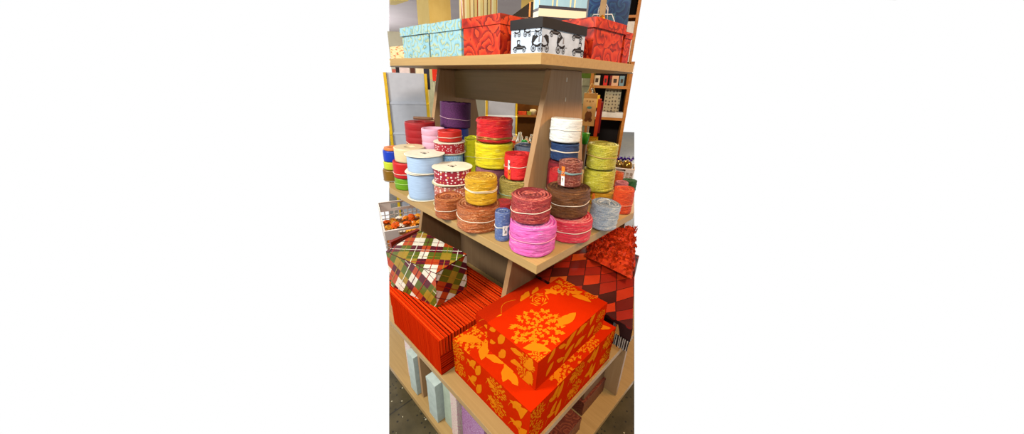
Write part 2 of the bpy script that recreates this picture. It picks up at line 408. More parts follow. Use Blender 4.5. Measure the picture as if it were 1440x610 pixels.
roll('raffia', 'raffia_roll', 'small copper brown raffia roll at the shelf edge beside the blue ribbon spools', 'raffia roll', 632, None, 39.5, ZM, 281, raffia_mat('#c06028', '#8c3c14', '#f0a060', .1, .4, .3), yb=310.3, string=.45, tiltdeg=.12)
hd, z = roll('raffia', 'raffia_roll', 'coral and red raffia roll underneath the large brown roll', 'raffia roll', 800.5, None, 59, ZM, 312, raffia_mat('#f83c54', '#d81c3c', '#ffb0a4', 0, .5), yb=343.7, string=.45, tiltdeg=.1)
hd, z = roll('raffia', 'raffia_roll', 'large glossy brown raffia roll stacked on the coral red roll', 'raffia roll', 798, hd+.012, 60, z+.001, 270, raffia_mat('#6f3f1b', '#45230c', '#a87240', .15, .35, .4), string=.55, tiltdeg=.12, hole=.1)
OT = flat('#f07a28', .5); WT = flat('#f4efe8', .5)
roll('raffia', 'raffia_roll', 'narrow dark red glitter raffia roll with orange tag standing on the brown roll', 'raffia roll', 802, hd+.005, 33, z+.001, 228, raffia_mat('#8c3128', '#5a1a16', '#e2a186', .2, .35, .6), string=.5, smat=flat('#7d9a98', .4), srad=.0015, two=True,
     tags=[dict(m=[OT, WT], a=-.55, w=.011, z0=.06, z1=.8, lean=-.1)])
roll('raffia', 'raffia_roll', 'silvery blue metallic raffia roll at the right front edge', 'raffia roll', 846.5, None, 40, ZM, 292, raffia_mat('#b8cce0', '#7c98b4', '#fffff0', .3, .3, .7), yb=327.6, string=0, rough=.04, tilt=(.05, .06, 0))
# -- olive stack
hd, z = roll('raffia', 'raffia_roll', 'orange yellow raffia roll at the bottom of the olive green stack', 'raffia roll', 845, None, 36, ZM, 271.5, raffia_mat('#e0a010', '#b87808', '#f8d048', 0, .5), yb=292, string=.4, tags=[dict(m=[OT], a=-.6, w=.012, z0=.1, z1=.9)])
hd, z = roll('raffia', 'raffia_roll', 'olive yellow glitter raffia roll in the middle of the olive stack', 'raffia roll', 842, hd, 43, z+.001, 240.5, raffia_mat('#ccc420', '#8c8a14', '#fffc88', .2, .4, .6), string=0)
roll('raffia', 'raffia_roll', 'tall olive yellow glitter raffia roll on top of the olive stack', 'raffia roll', 847, hd, 41.5, z+.001, 204, raffia_mat('#c8c228', '#888618', '#fffc88', .2, .4, .7), string=.5, smat=flat('#c0a05c'), srad=.0018)
roll('raffia', 'raffia_roll', 'bright orange red raffia roll at the right end of the middle shelf', 'raffia roll', 875, None, 27.5, ZM, 267, raffia_mat('#ee4a10', '#c83208', '#fa7838', 0, .55), yb=302.4, string=.35, smat=flat('#f6a080'))
# -- white / navy / dark red stack
hd, z = roll('raffia', 'raffia_roll', 'dark red raffia roll beneath the navy blue roll', 'raffia roll', 789, 1.215, 39, ZM, 228, raffia_mat('#8a1626', '#5c0c18', '#b03040', 0, .5), yb=268, string=.35)
hd2, z = roll('raffia', 'raffia_roll', 'navy blue raffia roll between dark red and white rolls', 'raffia roll', 794, hd, 39.5, z+.001, 203, raffia_mat('#1c3f74', '#122a54', '#3d6498', 0, .5), string=.5, two=True)
roll('raffia', 'raffia_roll', 'plain white raffia roll topping the navy blue roll', 'raffia roll', 795.5, hd, 44, z+.001, 168.5, raffia_mat('#f4faf8', '#d8e0de', '#ffffff', 0, .55, bumpd=.002), string=.5, smat=flat('#f2f2ea'), rough=.02, tilt=(.0, .03, 0))
roll('raffia', 'raffia_roll', 'bright red raffia roll leaning behind the tagged dark red roll', 'raffia roll', 786, 1.10, 28, ZM, 240, raffia_mat('#d81c28', '#a81018', '#f45048', 0, .5), yb=275, string=0)
# -- olive gold with red tag roll
hd, z = roll('raffia', 'raffia_roll', 'olive gold glitter raffia roll under the bright red tagged roll', 'raffia roll', 726.5, None, 50, ZM, 257, raffia_mat('#a08c34', '#645818', '#f0dc80', .2, .4, .5), yb=288, string=.35, smat=flat('#9cc8b0'))
roll('raffia', 'raffia_roll', 'bright red raffia roll with an orange and white tag on the olive gold roll', 'raffia roll', 728, hd, 37.5, z+.001, 218.5, raffia_mat('#f82024', '#cc1018', '#ff4c40', 0, .55, bumpd=.002), string=.5,
     tags=[dict(m=[OT, OT], a=-.62, w=.012, z0=.03, z1=.42), dict(m=[WT], a=-.66, w=.009, z0=.42, z1=.78)], rough=.02, hole=.3)
roll('raffia', 'raffia_roll', 'low red raffia roll mostly hidden behind the small blue roll', 'raffia roll', 709, None, 26, ZM, 287, raffia_mat('#b01a20', '#801018', '#e04038', 0, .5), yb=300, string=0)
# -- yellow / red tower
hd, z = roll('raffia', 'raffia_roll', 'mauve pink raffia roll at the bottom of the yellow and red tower', 'raffia roll', 691, None, 44, ZM, 238.5, raffia_mat('#9a5a6a', '#74404e', '#c88a98', .1, .5), yb=275, string=0)
hd, z = roll('raffia', 'raffia_roll', 'large lemon yellow raffia roll under the red and gold roll', 'raffia roll', 694.5, hd, 53, z+.001, 203, raffia_mat('#ffee00', '#e0c800', '#fff860', 0, .5), string=.4, tiltdeg=.1, smat=flat('#e8d870'))
roll('raffia', 'raffia_roll', 'large red raffia roll with gold strands topping the yellow roll', 'raffia roll', 695.5, hd, 51, z+.001, 168, raffia_mat('#ec1626', '#b80c18', '#ff6038', .1, .4, .1), string=.15, smat=flat('#b8924a', .35, .6), srad=.0022, two=True, ridges=6)
roll('raffia', 'mesh_roll', 'neon yellow mesh roll standing left of the lemon yellow raffia', 'mesh roll', 667, None, 27, ZM, 194, raffia_mat('#f4f400', '#c8cc00', '#ffff50', 0, .6), yb=262, string=.6)
roll('raffia', 'raffia_roll', 'pale blue glitter raffia roll behind the bright red tagged roll', 'raffia roll', 738, None, 31.5, ZM, 205, raffia_mat('#a8bce0', '#7084b0', '#f0f8ff', .3, .4, .5), yb=262, string=0)
roll('raffia', 'raffia_roll', 'small mauve raffia roll right of the olive gold roll', 'raffia roll', 750, None, 18, ZM, 240, raffia_mat('#9a76a8', '#74507e', '#d09ab4', .2, .45, .3), yb=268, string=0)
# -- spools on the left
BL = ribbon_mat('#b0ccee', .6)
hd, z = roll('spool', 'ribbon_spool', 'pale blue ribbon spool at the shelf edge, lower of two', 'ribbon spool', 597.5, None, 50, ZM, 246, BL, yb=284, string=0)
roll('spool', 'ribbon_spool', 'pale blue ribbon spool with cream flange stacked on its twin', 'ribbon spool', 598.5, hd, 56, z+.001, 221, BL, string=0, inner=.9)
DM = dots_mat('#9c2438', '#f4ece8', '#e8a860'); DM2 = dots_mat('#b8685a', '#f4e4d8', '#d8b868')
hd, z = roll('spool', 'ribbon_spool', 'faded red flower print ribbon spool under its brighter twin', 'ribbon spool', 634, None, 50, ZM, 262, DM2, yb=294, string=0, flange=flat('#c9c8a0', .4))
roll('spool', 'ribbon_spool', 'red ribbon spool printed with white flowers under a wide cream flange', 'ribbon spool', 636.8, hd, 57, z+.001, 240.5, DM, string=0, inner=.92)
hd, z = roll('spool', 'ribbon_spool', 'pale blue lace ribbon spool beneath the red floral ribbon', 'ribbon spool', 634, 1.35, 39, ZM, 218, dots_mat('#7aaed8', '#c8e0f0', '#a8d0ea', 2), yb=266, string=0)
hd, z = roll('spool', 'ribbon_spool', 'dark red and white floral ribbon spool below the small red roll', 'ribbon spool', 632.5, hd, 45, z+.001, 202, dots_mat('#a01828', '#e8ccd0', '#d8a0a8', 1.3, .3), string=0, inner=.95)
roll('ribbon', 'ribbon_roll', 'small red ribbon roll lying on the floral ribbon spool', 'ribbon roll', 633, hd, 34, z+.001, 185.5, ribbon_mat('#c8281e'), string=.42, layers=1)
hd, z = roll('ribbon', 'ribbon_roll', 'pale pink ribbon roll between tall red and small red rolls', 'ribbon roll', 611.5, 1.44, 31, ZM, 182, ribbon_mat('#eab0c8', .6), yb=262, string=0, layers=9, groove=.03, hole=.8)
hd, z = roll('ribbon', 'ribbon_roll', 'tall dark red ribbon roll standing behind the pale blue spools', 'ribbon roll', 593.5, 1.575, 40, ZM, 173.5, ribbon_mat('#a81820', .55), yb=250, string=.62, layers=8, groove=.015)
dx, dy = dirof(596, 168)
m = MB(); pts = [(.05*math.cos(a)*(1-.1*a/6), .018*math.sin(a), .002+.003*a/6+.005*math.sin(a*.5)) for a in [i*.35 for i in range(18)]]
for k in range(17):
    a, b = Vector(pts[k]), Vector(pts[k+1]); m.add([a, b, b+Vector((0, 0, .012)), a+Vector((0, 0, .012)), a+Vector((0, .001, 0)), b+Vector((0, .001, 0)), b+Vector((0, .001, .012)), a+Vector((0, .001, .012))], [(0, 1, 2, 3), (7, 6, 5, 4), (3, 2, 6, 7), (0, 4, 5, 1)], 0, True)
tag(m.build('ribbon_strip', flat('#7d5a44', .35), None, (dx*hd, dy*hd, z+.001), (0, 0, -.6)), 'loose brown ribbon strip curling on the tall dark red roll', 'ribbon strip')
hd, z = roll('ribbon', 'ribbon_roll', 'navy blue ribbon roll under the tall purple mesh roll', 'ribbon roll', 641, None, 37, ZM, 181, ribbon_mat('#1e3488'), yb=246, string=0, layers=3)
# purple mesh roll, jagged rim
dx, dy = dirof(640, 165); hd += .0; Pn = np.array([dx*hd, dy*hd, z]); r = 43/2*((Pn-CAM)@F)/FPX*.97; hh = up(640, 146, np.array([dx*(hd-r), dy*(hd-r), 0]))-z
pm = NT('purple_mesh', .7); ww = pm.add('ShaderNodeAttribute', attribute_name='wrap').outputs['Vector']; mp = pm.add('ShaderNodeMapping', {'Vector': ww}); mp.inputs['Scale'].default_value = (14, 14, 6)
vv = pm.add('ShaderNodeTexVoronoi', {'Vector': mp.outputs[0], 'Scale': 1.0}); pm.base(pm.ramp(vv.outputs['Distance'], [(.1, srgb('#2c0c34')), (.6, srgb('#5a1f5c'))])); pm.bump(vv.outputs['Distance'], .6, .002)
g = random.Random(3); jz = [g.uniform(0, .004) for _ in range(64)]
m = MB(); prof = [(r*.9, 0)]+[(r*(.99+.01*(k % 2)), hh*k/14) for k in range(15)]+[(r*.9, hh-.004), (r*.7, hh-.003), (r*.5, hh-.005), (r*.2, hh-.004), (r*.19, hh*.5), (.001, hh*.5)]
m.lathe(prof, 64, 0, jit=lambda a, b, tt, k: (a, b+(jz[int(tt/(2*PI)*64) % 64] if 13 < k < 16 else 0)))
o = m.build('mesh_roll', pm.m, None, (Pn[0], Pn[1], z+.001), (.0, .05, 0)); binding(o, r, hh, .38, .09, flat('#d8b0c0'), .0011, seed=2)
tag(o, 'tall dark purple mesh roll with a frayed rim and pale string', 'mesh roll')
# left end stacks
hd, z = roll('ribbon', 'ribbon_roll', 'lime green ribbon roll at the bottom of the cream ribbon stack', 'ribbon roll', 574, None, 35, ZM, 252, ribbon_mat('#6ca41c'), yb=268, string=.5, smat=flat('#b8d880'))
hd, z = roll('ribbon', 'ribbon_roll', 'scarlet ribbon roll sandwiched between lime green and cream rolls', 'ribbon roll', 574, hd, 40, z+.001, 230, ribbon_mat('#c81c1c'), string=.3)
roll('ribbon', 'ribbon_roll', 'cream satin ribbon roll with a dark centre hole behind the blue spools', 'ribbon roll', 577, hd, 43, z+.001, 210, ribbon_mat('#e6d3a8', .4), string=0, hole=.3)
hd, z = roll('ribbon', 'ribbon_roll', 'golden brown ribbon roll at the left end of the shelf', 'ribbon roll', 553, None, 26, ZM, 240, ribbon_mat('#8a6420', .35), yb=256.5, string=.1, smat=flat('#c8c8c0'))
hd, z = roll('ribbon', 'ribbon_roll', 'lime yellow ribbon roll between golden brown and royal blue rolls', 'ribbon roll', 553, hd, 24, z+.001, 228.5, ribbon_mat('#c8d838', .4), string=0)
hd, z = roll('ribbon', 'ribbon_roll', 'royal blue ribbon roll at the left end of the shelf', 'ribbon roll', 553, hd, 26, z+.001, 213, ribbon_mat('#1c40c0', .4), string=0)
roll('ribbon', 'ribbon_roll', 'thin orange ribbon roll on top of the royal blue roll', 'ribbon roll', 554, hd, 26, z+.001, 209, ribbon_mat('#e88848', .4), string=0, hole=.5)

# ------------------------------------------------------------------ big gift boxes on the deck
def paper(name, c, rough=.5, spec=.0):
    t = NT(name, rough, 0, spec); n = t.noise(t.coords(), 14, 3); cc = srgb(c); t.base(t.ramp(n, [(.3, tuple(v*.9 for v in cc[:3])+(1,)), (.7, cc)])); return t.m
RED = paper('floral_red_paper', '#d02a04'); GOLD = paper('gold_flower_print', '#e88412', .4)
def pat_big(face, W, Hh, pn):
    g = random.Random(hash((face == 'top', face == 'left', pn == 'lid')) % 97+3)
    if face == 'top':   # u = x (away right), v = y (away left)
        its = [('p', .10, .90, .085), ('l', .02, .97, -.9, .10), ('l', .22, .62, 2.6, .085), ('l', .03, .62, .5, .095), ('l', .13, .45, 1.9, .08), ('s', .08, .55, 1.1, .1),
               ('l', .02, .33, .6, .10), ('l', .07, .22, 1.5, .08), ('p', .40, .04, .075), ('l', .28, .02, .6, .05), ('l', .60, .06, 1.2, .05), ('p', .68, .09, .055), ('l', .88, .10, .9, .075), ('l', .96, .03, 2.0, .07), ('l', .92, .3, 1.9, .07), ('p', .95, .6, .06), ('p', .5, .9, .07)]
        return spray(g, W, Hh, its)
    its = []
    for k in range(int(W/.055)):
        u = (k+.5)*.055/W; q = k % 4
        if q == 0: its += [('p', u, .5, .042)]
        elif q == 2: its += [('l', u, .1, 1.2, .07), ('l', u, .95, -2.2, .06)]
        else: its += [('s', u, .2, .6, .06), ('l', u+.01, .6, -.4, .05)]
    return spray(g, W, Hh, its)
big = gift_box('gift_box', .500, 1.012, .382, .776, ZD+.0008, .566, .075, RED, RED, pat=pat_big, extra=[GOLD])
tag(big, 'large red gift box with golden peony print at the near corner of the stand', 'gift box')
def pat_small(face, W, Hh, pn):
    g = random.Random({'top': 5, 'left': 8, 'right': 12}[face]+(pn == 'lid'))
    if face == 'top':
        return spray(g, W, Hh, [('p', .27, .42, .098), ('r', .56, .83, .040), ('l', .66, .85, -.3, .05), ('l', .72, .95, -1.1, .065), ('l', .79, .9, -2.0, .05), ('p', .90, .74, .056), ('l', .42, .24, -.05, .10), ('s', .38, .36, -.5, .08), ('l', .84, .52, -1.3, .08),
                                ('l', .02, .30, -.9, .09), ('l', .97, .45, 2.4, .06), ('p', 1.0, .30, .03), ('l', .16, .97, 2.4, .05), ('p', .04, .06, .035)])
    if face == 'left': return spray(g, W, Hh, [('l', .25, .1, 1.1, .07), ('l', .5, .5, .2, .06), ('p', .8, .4, .035), ('l', .9, 1, -2, .08), ('l', .05, .6, .8, .05)])
    return spray(g, W, Hh, [('l', .12, .3, .9, .06), ('l', .35, .1, .7, .08), ('l', .5, .5, .2, .07), ('s', .6, .2, .8, .05), ('l', .72, .3, 1, .07), ('p', .9, .3, .03), ('l', .25, .8, -.4, .05)])
sm = gift_box('gift_box', .562, .972, .418, .650, .5675, .688, .058, RED, RED, pat=pat_small, extra=[GOLD])
tag(sm, 'smaller red gift box with golden peony print on the larger matching box', 'gift box')
# striped box
def stripes(name, axis, dens, a, b, c):
    t = NT(name, .45, 0, 0.); s = [0, 0, 0]; s[axis] = 1
    v = t.coords(tuple(s)); n = t.noise(v, dens, 1.5, .5)
    sep = t.add('ShaderNodeSeparateXYZ', {0: t.coords((1, 1, 1))}).outputs[axis]
    fr = t.math('FRACT', t.math('ADD', t.math('MULTIPLY', sep, dens*.34), t.math('MULTIPLY', n, 1.9)))
    t.base(t.ramp(fr, [(0, srgb(a)), (.16, srgb(a)), (.2, srgb(b)), (.62, srgb(b)), (.66, srgb(c)), (.95, srgb(b)), (1, srgb(a))])); t.bump(fr, .2, .001); return t.m
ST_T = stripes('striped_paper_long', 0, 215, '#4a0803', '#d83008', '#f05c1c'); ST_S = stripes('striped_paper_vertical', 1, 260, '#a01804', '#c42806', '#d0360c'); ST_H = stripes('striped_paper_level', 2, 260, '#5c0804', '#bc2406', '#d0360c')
x0, x1, y0, y1, z1 = .452, .845, .793, 1.225, .574; YE = 1.455
# the far end follows the stretch of the box that stands in view
cxx, cyy = x0, y0
e1 = atZ(547.6, 410, z1); e2 = atZ(547.6, 350, z1)
def ye(x, a=e1, b=e2): return a[1]+(x-a[0])*(b[1]-a[1])/(b[0]-a[0])
m = MB(); hz = z1-ZD-.001
xq = e1[0]+(YE-e1[1])*(e2[0]-e1[0])/(e2[1]-e1[1])-cxx
m.prism([(0.002, 0.002), (x1-cxx-.002, 0.002), (x1-cxx-.002, YE-cyy), (xq, YE-cyy), (.002, ye(x0)-cyy)], 0, hz-.004)
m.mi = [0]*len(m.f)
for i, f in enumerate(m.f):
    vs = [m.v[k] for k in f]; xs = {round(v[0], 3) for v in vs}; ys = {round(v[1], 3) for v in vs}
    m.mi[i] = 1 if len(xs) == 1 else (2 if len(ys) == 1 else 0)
sb = m.build('striped_box', [ST_T, ST_S, ST_H], None, (cxx, cyy, ZD+.0008))
m = MB(); m.prism([(0, 0), (x1-cxx, 0), (x1-cxx, YE-cyy), (xq, YE-cyy), (0, ye(x0)-cyy)], hz-.075, hz)
for i, f in enumerate(m.f):
    vs = [m.v[k] for k in f]; xs = {round(v[0], 3) for v in vs}; m.mi[i] = 1 if len(xs) == 1 else 0
m.build('lid', [ST_T, ST_S], sb, bevel=.0015)
tag(sb, 'long red gift box with dark pinstripes carrying the tartan box', 'gift box')
# thin red box behind the floral ones
gb = gift_box('gift_box', .60, .95, .662, .7615, .5675, .640, .04, RED, paper('red_orange_paper', '#c02808'), pat=lambda f, W, Hh, p: spray(random.Random(4), W, Hh, [('s', .2, .3, .2, .1), ('l', .5, .3, .3, .08), ('l', .7, .3, .3, .06)]), extra=[GOLD])
tag(gb, 'narrow red box lying on the large floral box against the end panel', 'gift box')

# ------------------------------------------------------------------ tartan box
PC = [srgb(c) for c in ('#efe9d6', '#66701c', '#5c1626', '#b8401a', '#a8882a', '#8c3a1c')]
tart_mats = [flat('#5c1626', .3, 0, .5)]+[flat(c, .3, 0, .5) for c in ('#efe9d6', '#5d6a1c', '#5c1626', '#bf4a1c', '#a8882a', '#b01c14')]
def tartan(W, Hh, ang=.78, ph=0., cell=(.052, .030), seed=1):
    ca, sa = math.cos(ang), math.sin(ang); out = []; n = 14
    tab = [[1, 2, 1, 4], [4, 3, 5, 3], [2, 1, 2, 5], [3, 4, 3, 2]]
    wu = [.060, .040, .052, .046]; tot = sum(wu); pos = []
    u = -5*tot+ph
    while u < 5*tot:
        for k in range(4): pos.append((u, u+wu[k], k)); u += wu[k]
    pos = [p for p in pos if -.8 < p[0] < .8]
    sk = .35
    def T(a, b): return (ca*a-sa*b*1.0+sk*ca*b*.3, sa*a+ca*b)
    for a0, a1, i in pos:
        for b0, b1, j in pos:
            out.append(([T(a0, b0), T(a1, b0), T(a1, b1), T(a0, b1)], tab[i][j]))
    lines = []
    for a0, a1, i in pos:
        c = (a0+a1)/2; mi = [3, 6, 5, 1][i]; w = .0016
        lines.append(([T(c-w, -.9), T(c+w, -.9), T(c+w, .9), T(c-w, .9)], mi)); lines.append(([T(-.9, c-w), T(.9, c-w), T(.9, c+w), T(-.9, c+w)], [6, 3, 1, 5][i]))
    return out, lines
def put_quad(mb, A, B, Cc, D, nrm, ph, ang):
    """tartan print on a four-cornered carton face A-B-C-D"""
    A, B, Cc, D = map(Vector, (A, B, Cc, D)); W, Hh = (B-A).length, (D-A).length; cells, lines = tartan(W, Hh, ang, ph)
    for off, L in ((.0006, cells), (.0010, lines)):
        for k, (p, mi) in enumerate(L):
            q = clip(list(p), W, Hh)
            if not q: continue
            a = sum(q[i-1][0]*q[i][1]-q[i][0]*q[i-1][1] for i in range(len(q)))
            if abs(a) < 2e-7: continue
            pts = []
            for x, y in q:
                s, tt = x/W, y/Hh; pts.append((A*(1-s)+B*s)*(1-tt)+(D*(1-s)+Cc*s)*tt+Vector(nrm)*(off+.0001*(k % 2)))
            n0 = (pts[1]-pts[0]).cross(pts[2]-pts[0])
            if a < 0: pts = pts[::-1]
            if (B-A).cross(D-A).dot(Vector(nrm)) < 0: pts = pts[::-1]
            mb.add(pts, [tuple(range(len(pts)))], mi)
zt2, zb2 = .745, .5752
a = atZ(613, 385, zt2); b = atZ(656.5, 358, zt2); c = atZ(591, 325, zt2); d = atZ(543, 354, zt2)
ab = atZ(614, 432, zb2); bb = atZ(656, 405, zb2); db = (d[0]*.985+.002, d[1]*.985, zb2); cb = (bb[0]+db[0]-ab[0], bb[1]+db[1]-ab[1], zb2)
O = (a[0]+c[0])/2, (a[1]+c[1])/2, zb2
L = lambda p: (p[0]-O[0], p[1]-O[1], p[2]-O[2])
A1, B1, C1, D1, A0, B0, C0, D0 = map(L, (a, b, c, d, ab, bb, cb, db))
m = MB(); m.add([A0, B0, C0, D0, A1, B1, C1, D1], [(3, 2, 1, 0), (4, 5, 6, 7)])
for p_, q_, r_, s_ in ((A0, B0, B1, A1), (B0, C0, C1, B1), (C0, D0, D1, C1), (D0, A0, A1, D1)):
    N9 = 10; P_, Q_, R_, S_ = map(Vector, (p_, q_, r_, s_))
    gvs = [(P_*(1-i/N9)+Q_*(i/N9))*(1-j/N9)+(S_*(1-i/N9)+R_*(i/N9))*(j/N9) for i in range(N9+1) for j in range(N9+1)]
    m.add(gvs, [(i*(N9+1)+j, (i+1)*(N9+1)+j, (i+1)*(N9+1)+j+1, i*(N9+1)+j+1) for i in range(N9) for j in range(N9)])
def nn(p, q, r_): return (Vector(q)-Vector(p)).cross(Vector(r_)-Vector(p)).normalized()
put_quad(m, A0, B0, B1, A1, nn(A0, B0, A1), .01, .95); put_quad(m, D0, A0, A1, D1, nn(D0, A0, D1), .03, 1.05)
tb = m.build('tartan_box', tart_mats, None, O)
m = MB(); off = .0012; lift = .003
V1, V2, V3, V4 = [Vector(p)+Vector((0, 0, lift)) for p in (A1, B1, C1, D1)]
m.add([Vector(p)+Vector((0, 0, .0004)) for p in (A1, B1, C1, D1)]+[V1, V2, V3, V4], [(3, 2, 1, 0), (4, 5, 6, 7), (0, 1, 5, 4), (1, 2, 6, 5), (2, 3, 7, 6), (3, 0, 4, 7)])
put_quad(m, V1, V2, V3, V4, (0, 0, 1), .0, .62)
lid = m.build('lid', tart_mats, tb)
m = MB(); q0, q1 = V4.lerp(V1, .03), V3.lerp(V2, .02)
m.tube([q0.lerp(q1, t_/12)+(V1-V4)*(.10*math.sin(PI*t_/12)*-1+.03)+Vector((0, 0, .001)) for t_ in range(13)], .0011, 5); m.build('crease', flat('#26201a'), lid)
tag(tb, 'tartan gift box in cream, olive and maroon standing on the pinstriped box', 'gift box')

# ------------------------------------------------------------------ patchwork throw, shaggy scarf
t = NT('patchwork', .55, 0, .3); uvn = t.add('ShaderNodeTexCoord').outputs['UV']; mp = t.add('ShaderNodeMapping', {'Vector': uvn}); mp.inputs['Scale'].default_value = (1, 1, 1)
fl = t.add('ShaderNodeVectorMath', {0: mp.outputs[0]}, operation='FLOOR'); wn = t.add('ShaderNodeTexWhiteNoise', {0: fl.outputs[0]}, noise_dimensions='2D')
sx = t.add('ShaderNodeSeparateXYZ', {0: fl.outputs[0]}); par = t.math('ABSOLUTE', t.math('MODULO', t.math('ADD', sx.outputs[0], sx.outputs[1]), 2))
val = t.math('ADD', t.math('MULTIPLY', par, .42), t.math('MULTIPLY', wn.outputs[0], .58))
c = t.ramp(val, [(0, srgb('#2e0808')), (.28, srgb('#5e120a')), (.36, srgb('#9c1c0c')), (.55, srgb('#c82c0c')), (.8, srgb('#e2400e')), (.97, srgb('#f0701c'))])
n = t.noise(t.coords((1, 1, 1)), 18, 5); c = t.mix(t.math('MULTIPLY', n, .45), c, srgb('#6a140a'))
fr = t.add('ShaderNodeVectorMath', {0: mp.outputs[0]}, operation='FRACTION'); s2 = t.add('ShaderNodeSeparateXYZ', {0: fr.outputs[0]})
e = t.math('MINIMUM', s2.outputs[0], s2.outputs[1]); t.base(t.mix(t.math('LESS_THAN', e, .05), c, srgb('#3c0c08'))); t.bump(e, .5, .004); PATCH = t.m
t = NT('dark_floral_border', .6); v = t.add('ShaderNodeTexVoronoi', {'Vector': t.coords(), 'Scale': 26.0}); t.base(t.ramp(v.outputs['Distance'], [(.2, srgb('#7c1410')), (.42, srgb('#8c1812')), (.48, srgb('#2a0808'))])); BORD = t.m
def zedge(y): 
    k = min(1, max(0, (y-.45)/(.76-.45))); k = k*k*(3-2*k); return .590+.061*k
def xedge(z): return 1.024-(z-.590)*(1.024-.955)/.061
rA, rB = atZ(891.8, 463, .62), atZ(891.8, 330, .62)
def ymin(x): return rA[1]+(x-rA[0])*(rB[1]-rA[1])/(rB[0]-rA[0])
NX, NY = 36, 30; vs = []; uv = []
for i in range(NX+1):
    for j in range(NY+1):
        s = i/NX; 
        ytry = ymin(1.02)+(.762-ymin(1.02))*j/NY
        x = xedge(zedge(ytry)); x = x+(1.62-x)*s; y = ymin(x)+(.762-ymin(x))*j/NY
        z = zedge(y)+(.651-zedge(y))*min(1, max(0, (x-1.1)/.3))+.0025*math.sin(x*31+y*17)*min(1, s*8)
        vs.append((x, y, z)); uv.append(((x*math.sin(.5)-y*math.cos(.5))/(math.sin(1.05)*-.085)+40, (x*math.sin(-.55)-y*math.cos(-.55))/(-math.sin(1.05)*.062)+40))
m = MB(); m.add(vs, [(i*(NY+1)+j, (i+1)*(NY+1)+j, (i+1)*(NY+1)+j+1, i*(NY+1)+j+1) for i in range(NX) for j in range(NY)], 0, True)
nb = len(m.v)
# skirts: front (towards the floral boxes) and the cut of the pile
top = [vs[j] for j in range(NY+1)]; bot = [(p[0]+.004, p[1], p[2]-.07 if p[1] < .378 else max(p[2]-.07, .5695)) for p in top]
m.add(top+bot, [(j+1, j, NY+1+j, NY+2+j) for j in range(NY)], 1, True); uv += [(p[1], p[2]) for p in top+bot]
near = [vs[i*(NY+1)] for i in range(NX+1)]; nbot = [(p[0], p[1], p[2]-.07) for p in near]
m.add(near+nbot, [(i, i+1, NX+2+i, NX+1+i) for i in range(NX)], 1, True); uv += [(p[0], p[2]) for p in near+nbot]
k0 = len(m.v); m.prism([(1.075, .42), (1.6, .56), (1.6, .755), (1.075, .755)], ZD+.001, .588, 1); uv += [(0, 0)]*(len(m.v)-k0)
m.uv = uv; th = m.build('patchwork_throw', [PATCH, BORD], None, (0, 0, 0))
m = MB(); g = random.Random(4); yy = ymin(1.03)-.0; k = 0
while yy < .455:
    z = zedge(yy)-.068; x = xedge(zedge(yy))+.004; w = .0034; L_ = .052+g.uniform(-.006, .006); dx_ = g.uniform(-.003, .003)
    m.add([(x-.004, yy, z), (x-.004, yy+w, z), (x-.004+dx_, yy+w, z-L_), (x-.004+dx_, yy, z-L_), (x+.0, yy, z), (x, yy+w, z), (x+dx_, yy+w, z-L_), (x+dx_, yy, z-L_)],
          [(1, 0, 3, 2), (4, 5, 6, 7), (0, 4, 7, 3), (5, 1, 2, 6), (3, 7, 6, 2)], [0, 1, 0, 2, 1][k % 5]); yy += w*1.04; k += 1
m.build('fringe', [flat('#14100e'), flat('#b8b0a4'), flat('#4a3a30')], th)
tag(th, 'red patchwork throw with dark border and black and white fringe behind the floral boxes', 'throw')
# shaggy ruffle
g = random.Random(12); m = MB()
ZR = .653
c0 = [atZ(*q, ZR+.015) for q in ((822, 356), (889, 388), (893, 318), (852, 322))]
def inq(u, v): 
    a_, b_, c_, d_ = c0; return (a_*(1-u)+b_*u)*(1-v)+(d_*(1-u)+c_*u)*v
N_ = 26; gv = []
for i in range(N_+1):
    for j in range(N_+1):
        u, v = i/N_, j/N_; p = inq(u, v); e = min(u, 1-u, v, 1-v); hgt = .022*(1-math.exp(-e*14)); gv.append((p[0], p[1], ZR+hgt+.008*g.random()*(e > .01)))
m.add(gv, [(i*(N_+1)+j, (i+1)*(N_+1)+j, (i+1)*(N_+1)+j+1, i*(N_+1)+j+1) for i in range(N_) for j in range(N_)], 0, True)
for k in range(420):
    u, v = g.random(), g.random(); p = inq(u, v); e = min(u, 1-u, v, 1-v); z0 = ZR+.022*(1-math.exp(-e*14)); rr = g.uniform(.010, .024); a0 = g.random()*6; ln = g.uniform(1.6, 4.2); wd = .010; ti = g.uniform(-.5, .5)
    if z0 < ZR+.012: z0 = ZR+.012
    pts = [(p[0]+rr*math.cos(a0+ln*q/7)*(1-.06*q), p[1]+rr*math.sin(a0+ln*q/7)*(1-.06*q), z0+.006*math.sin(q+k)) for q in range(8)]
    vv_ = []
    for q, w_ in enumerate(pts): vv_ += [(w_[0], w_[1], w_[2]-.005), (w_[0]+ti*.006, w_[1]+ti*.006, w_[2]+wd)]
    m.add(vv_, [(2*q, 2*q+2, 2*q+3, 2*q+1) for q in range(7)], 0, True)
t = NT('shaggy_orange', .6); n = t.noise(t.coords(), 60, 4); t.base(t.ramp(n, [(.3, srgb('#c42406')), (.7, srgb('#f0500a'))])); t.bump(n, .6, .003)
tag(m.build('ruffled_scarf', t.m), 'shaggy orange red ruffled scarf heaped on the patchwork throw', 'scarf')

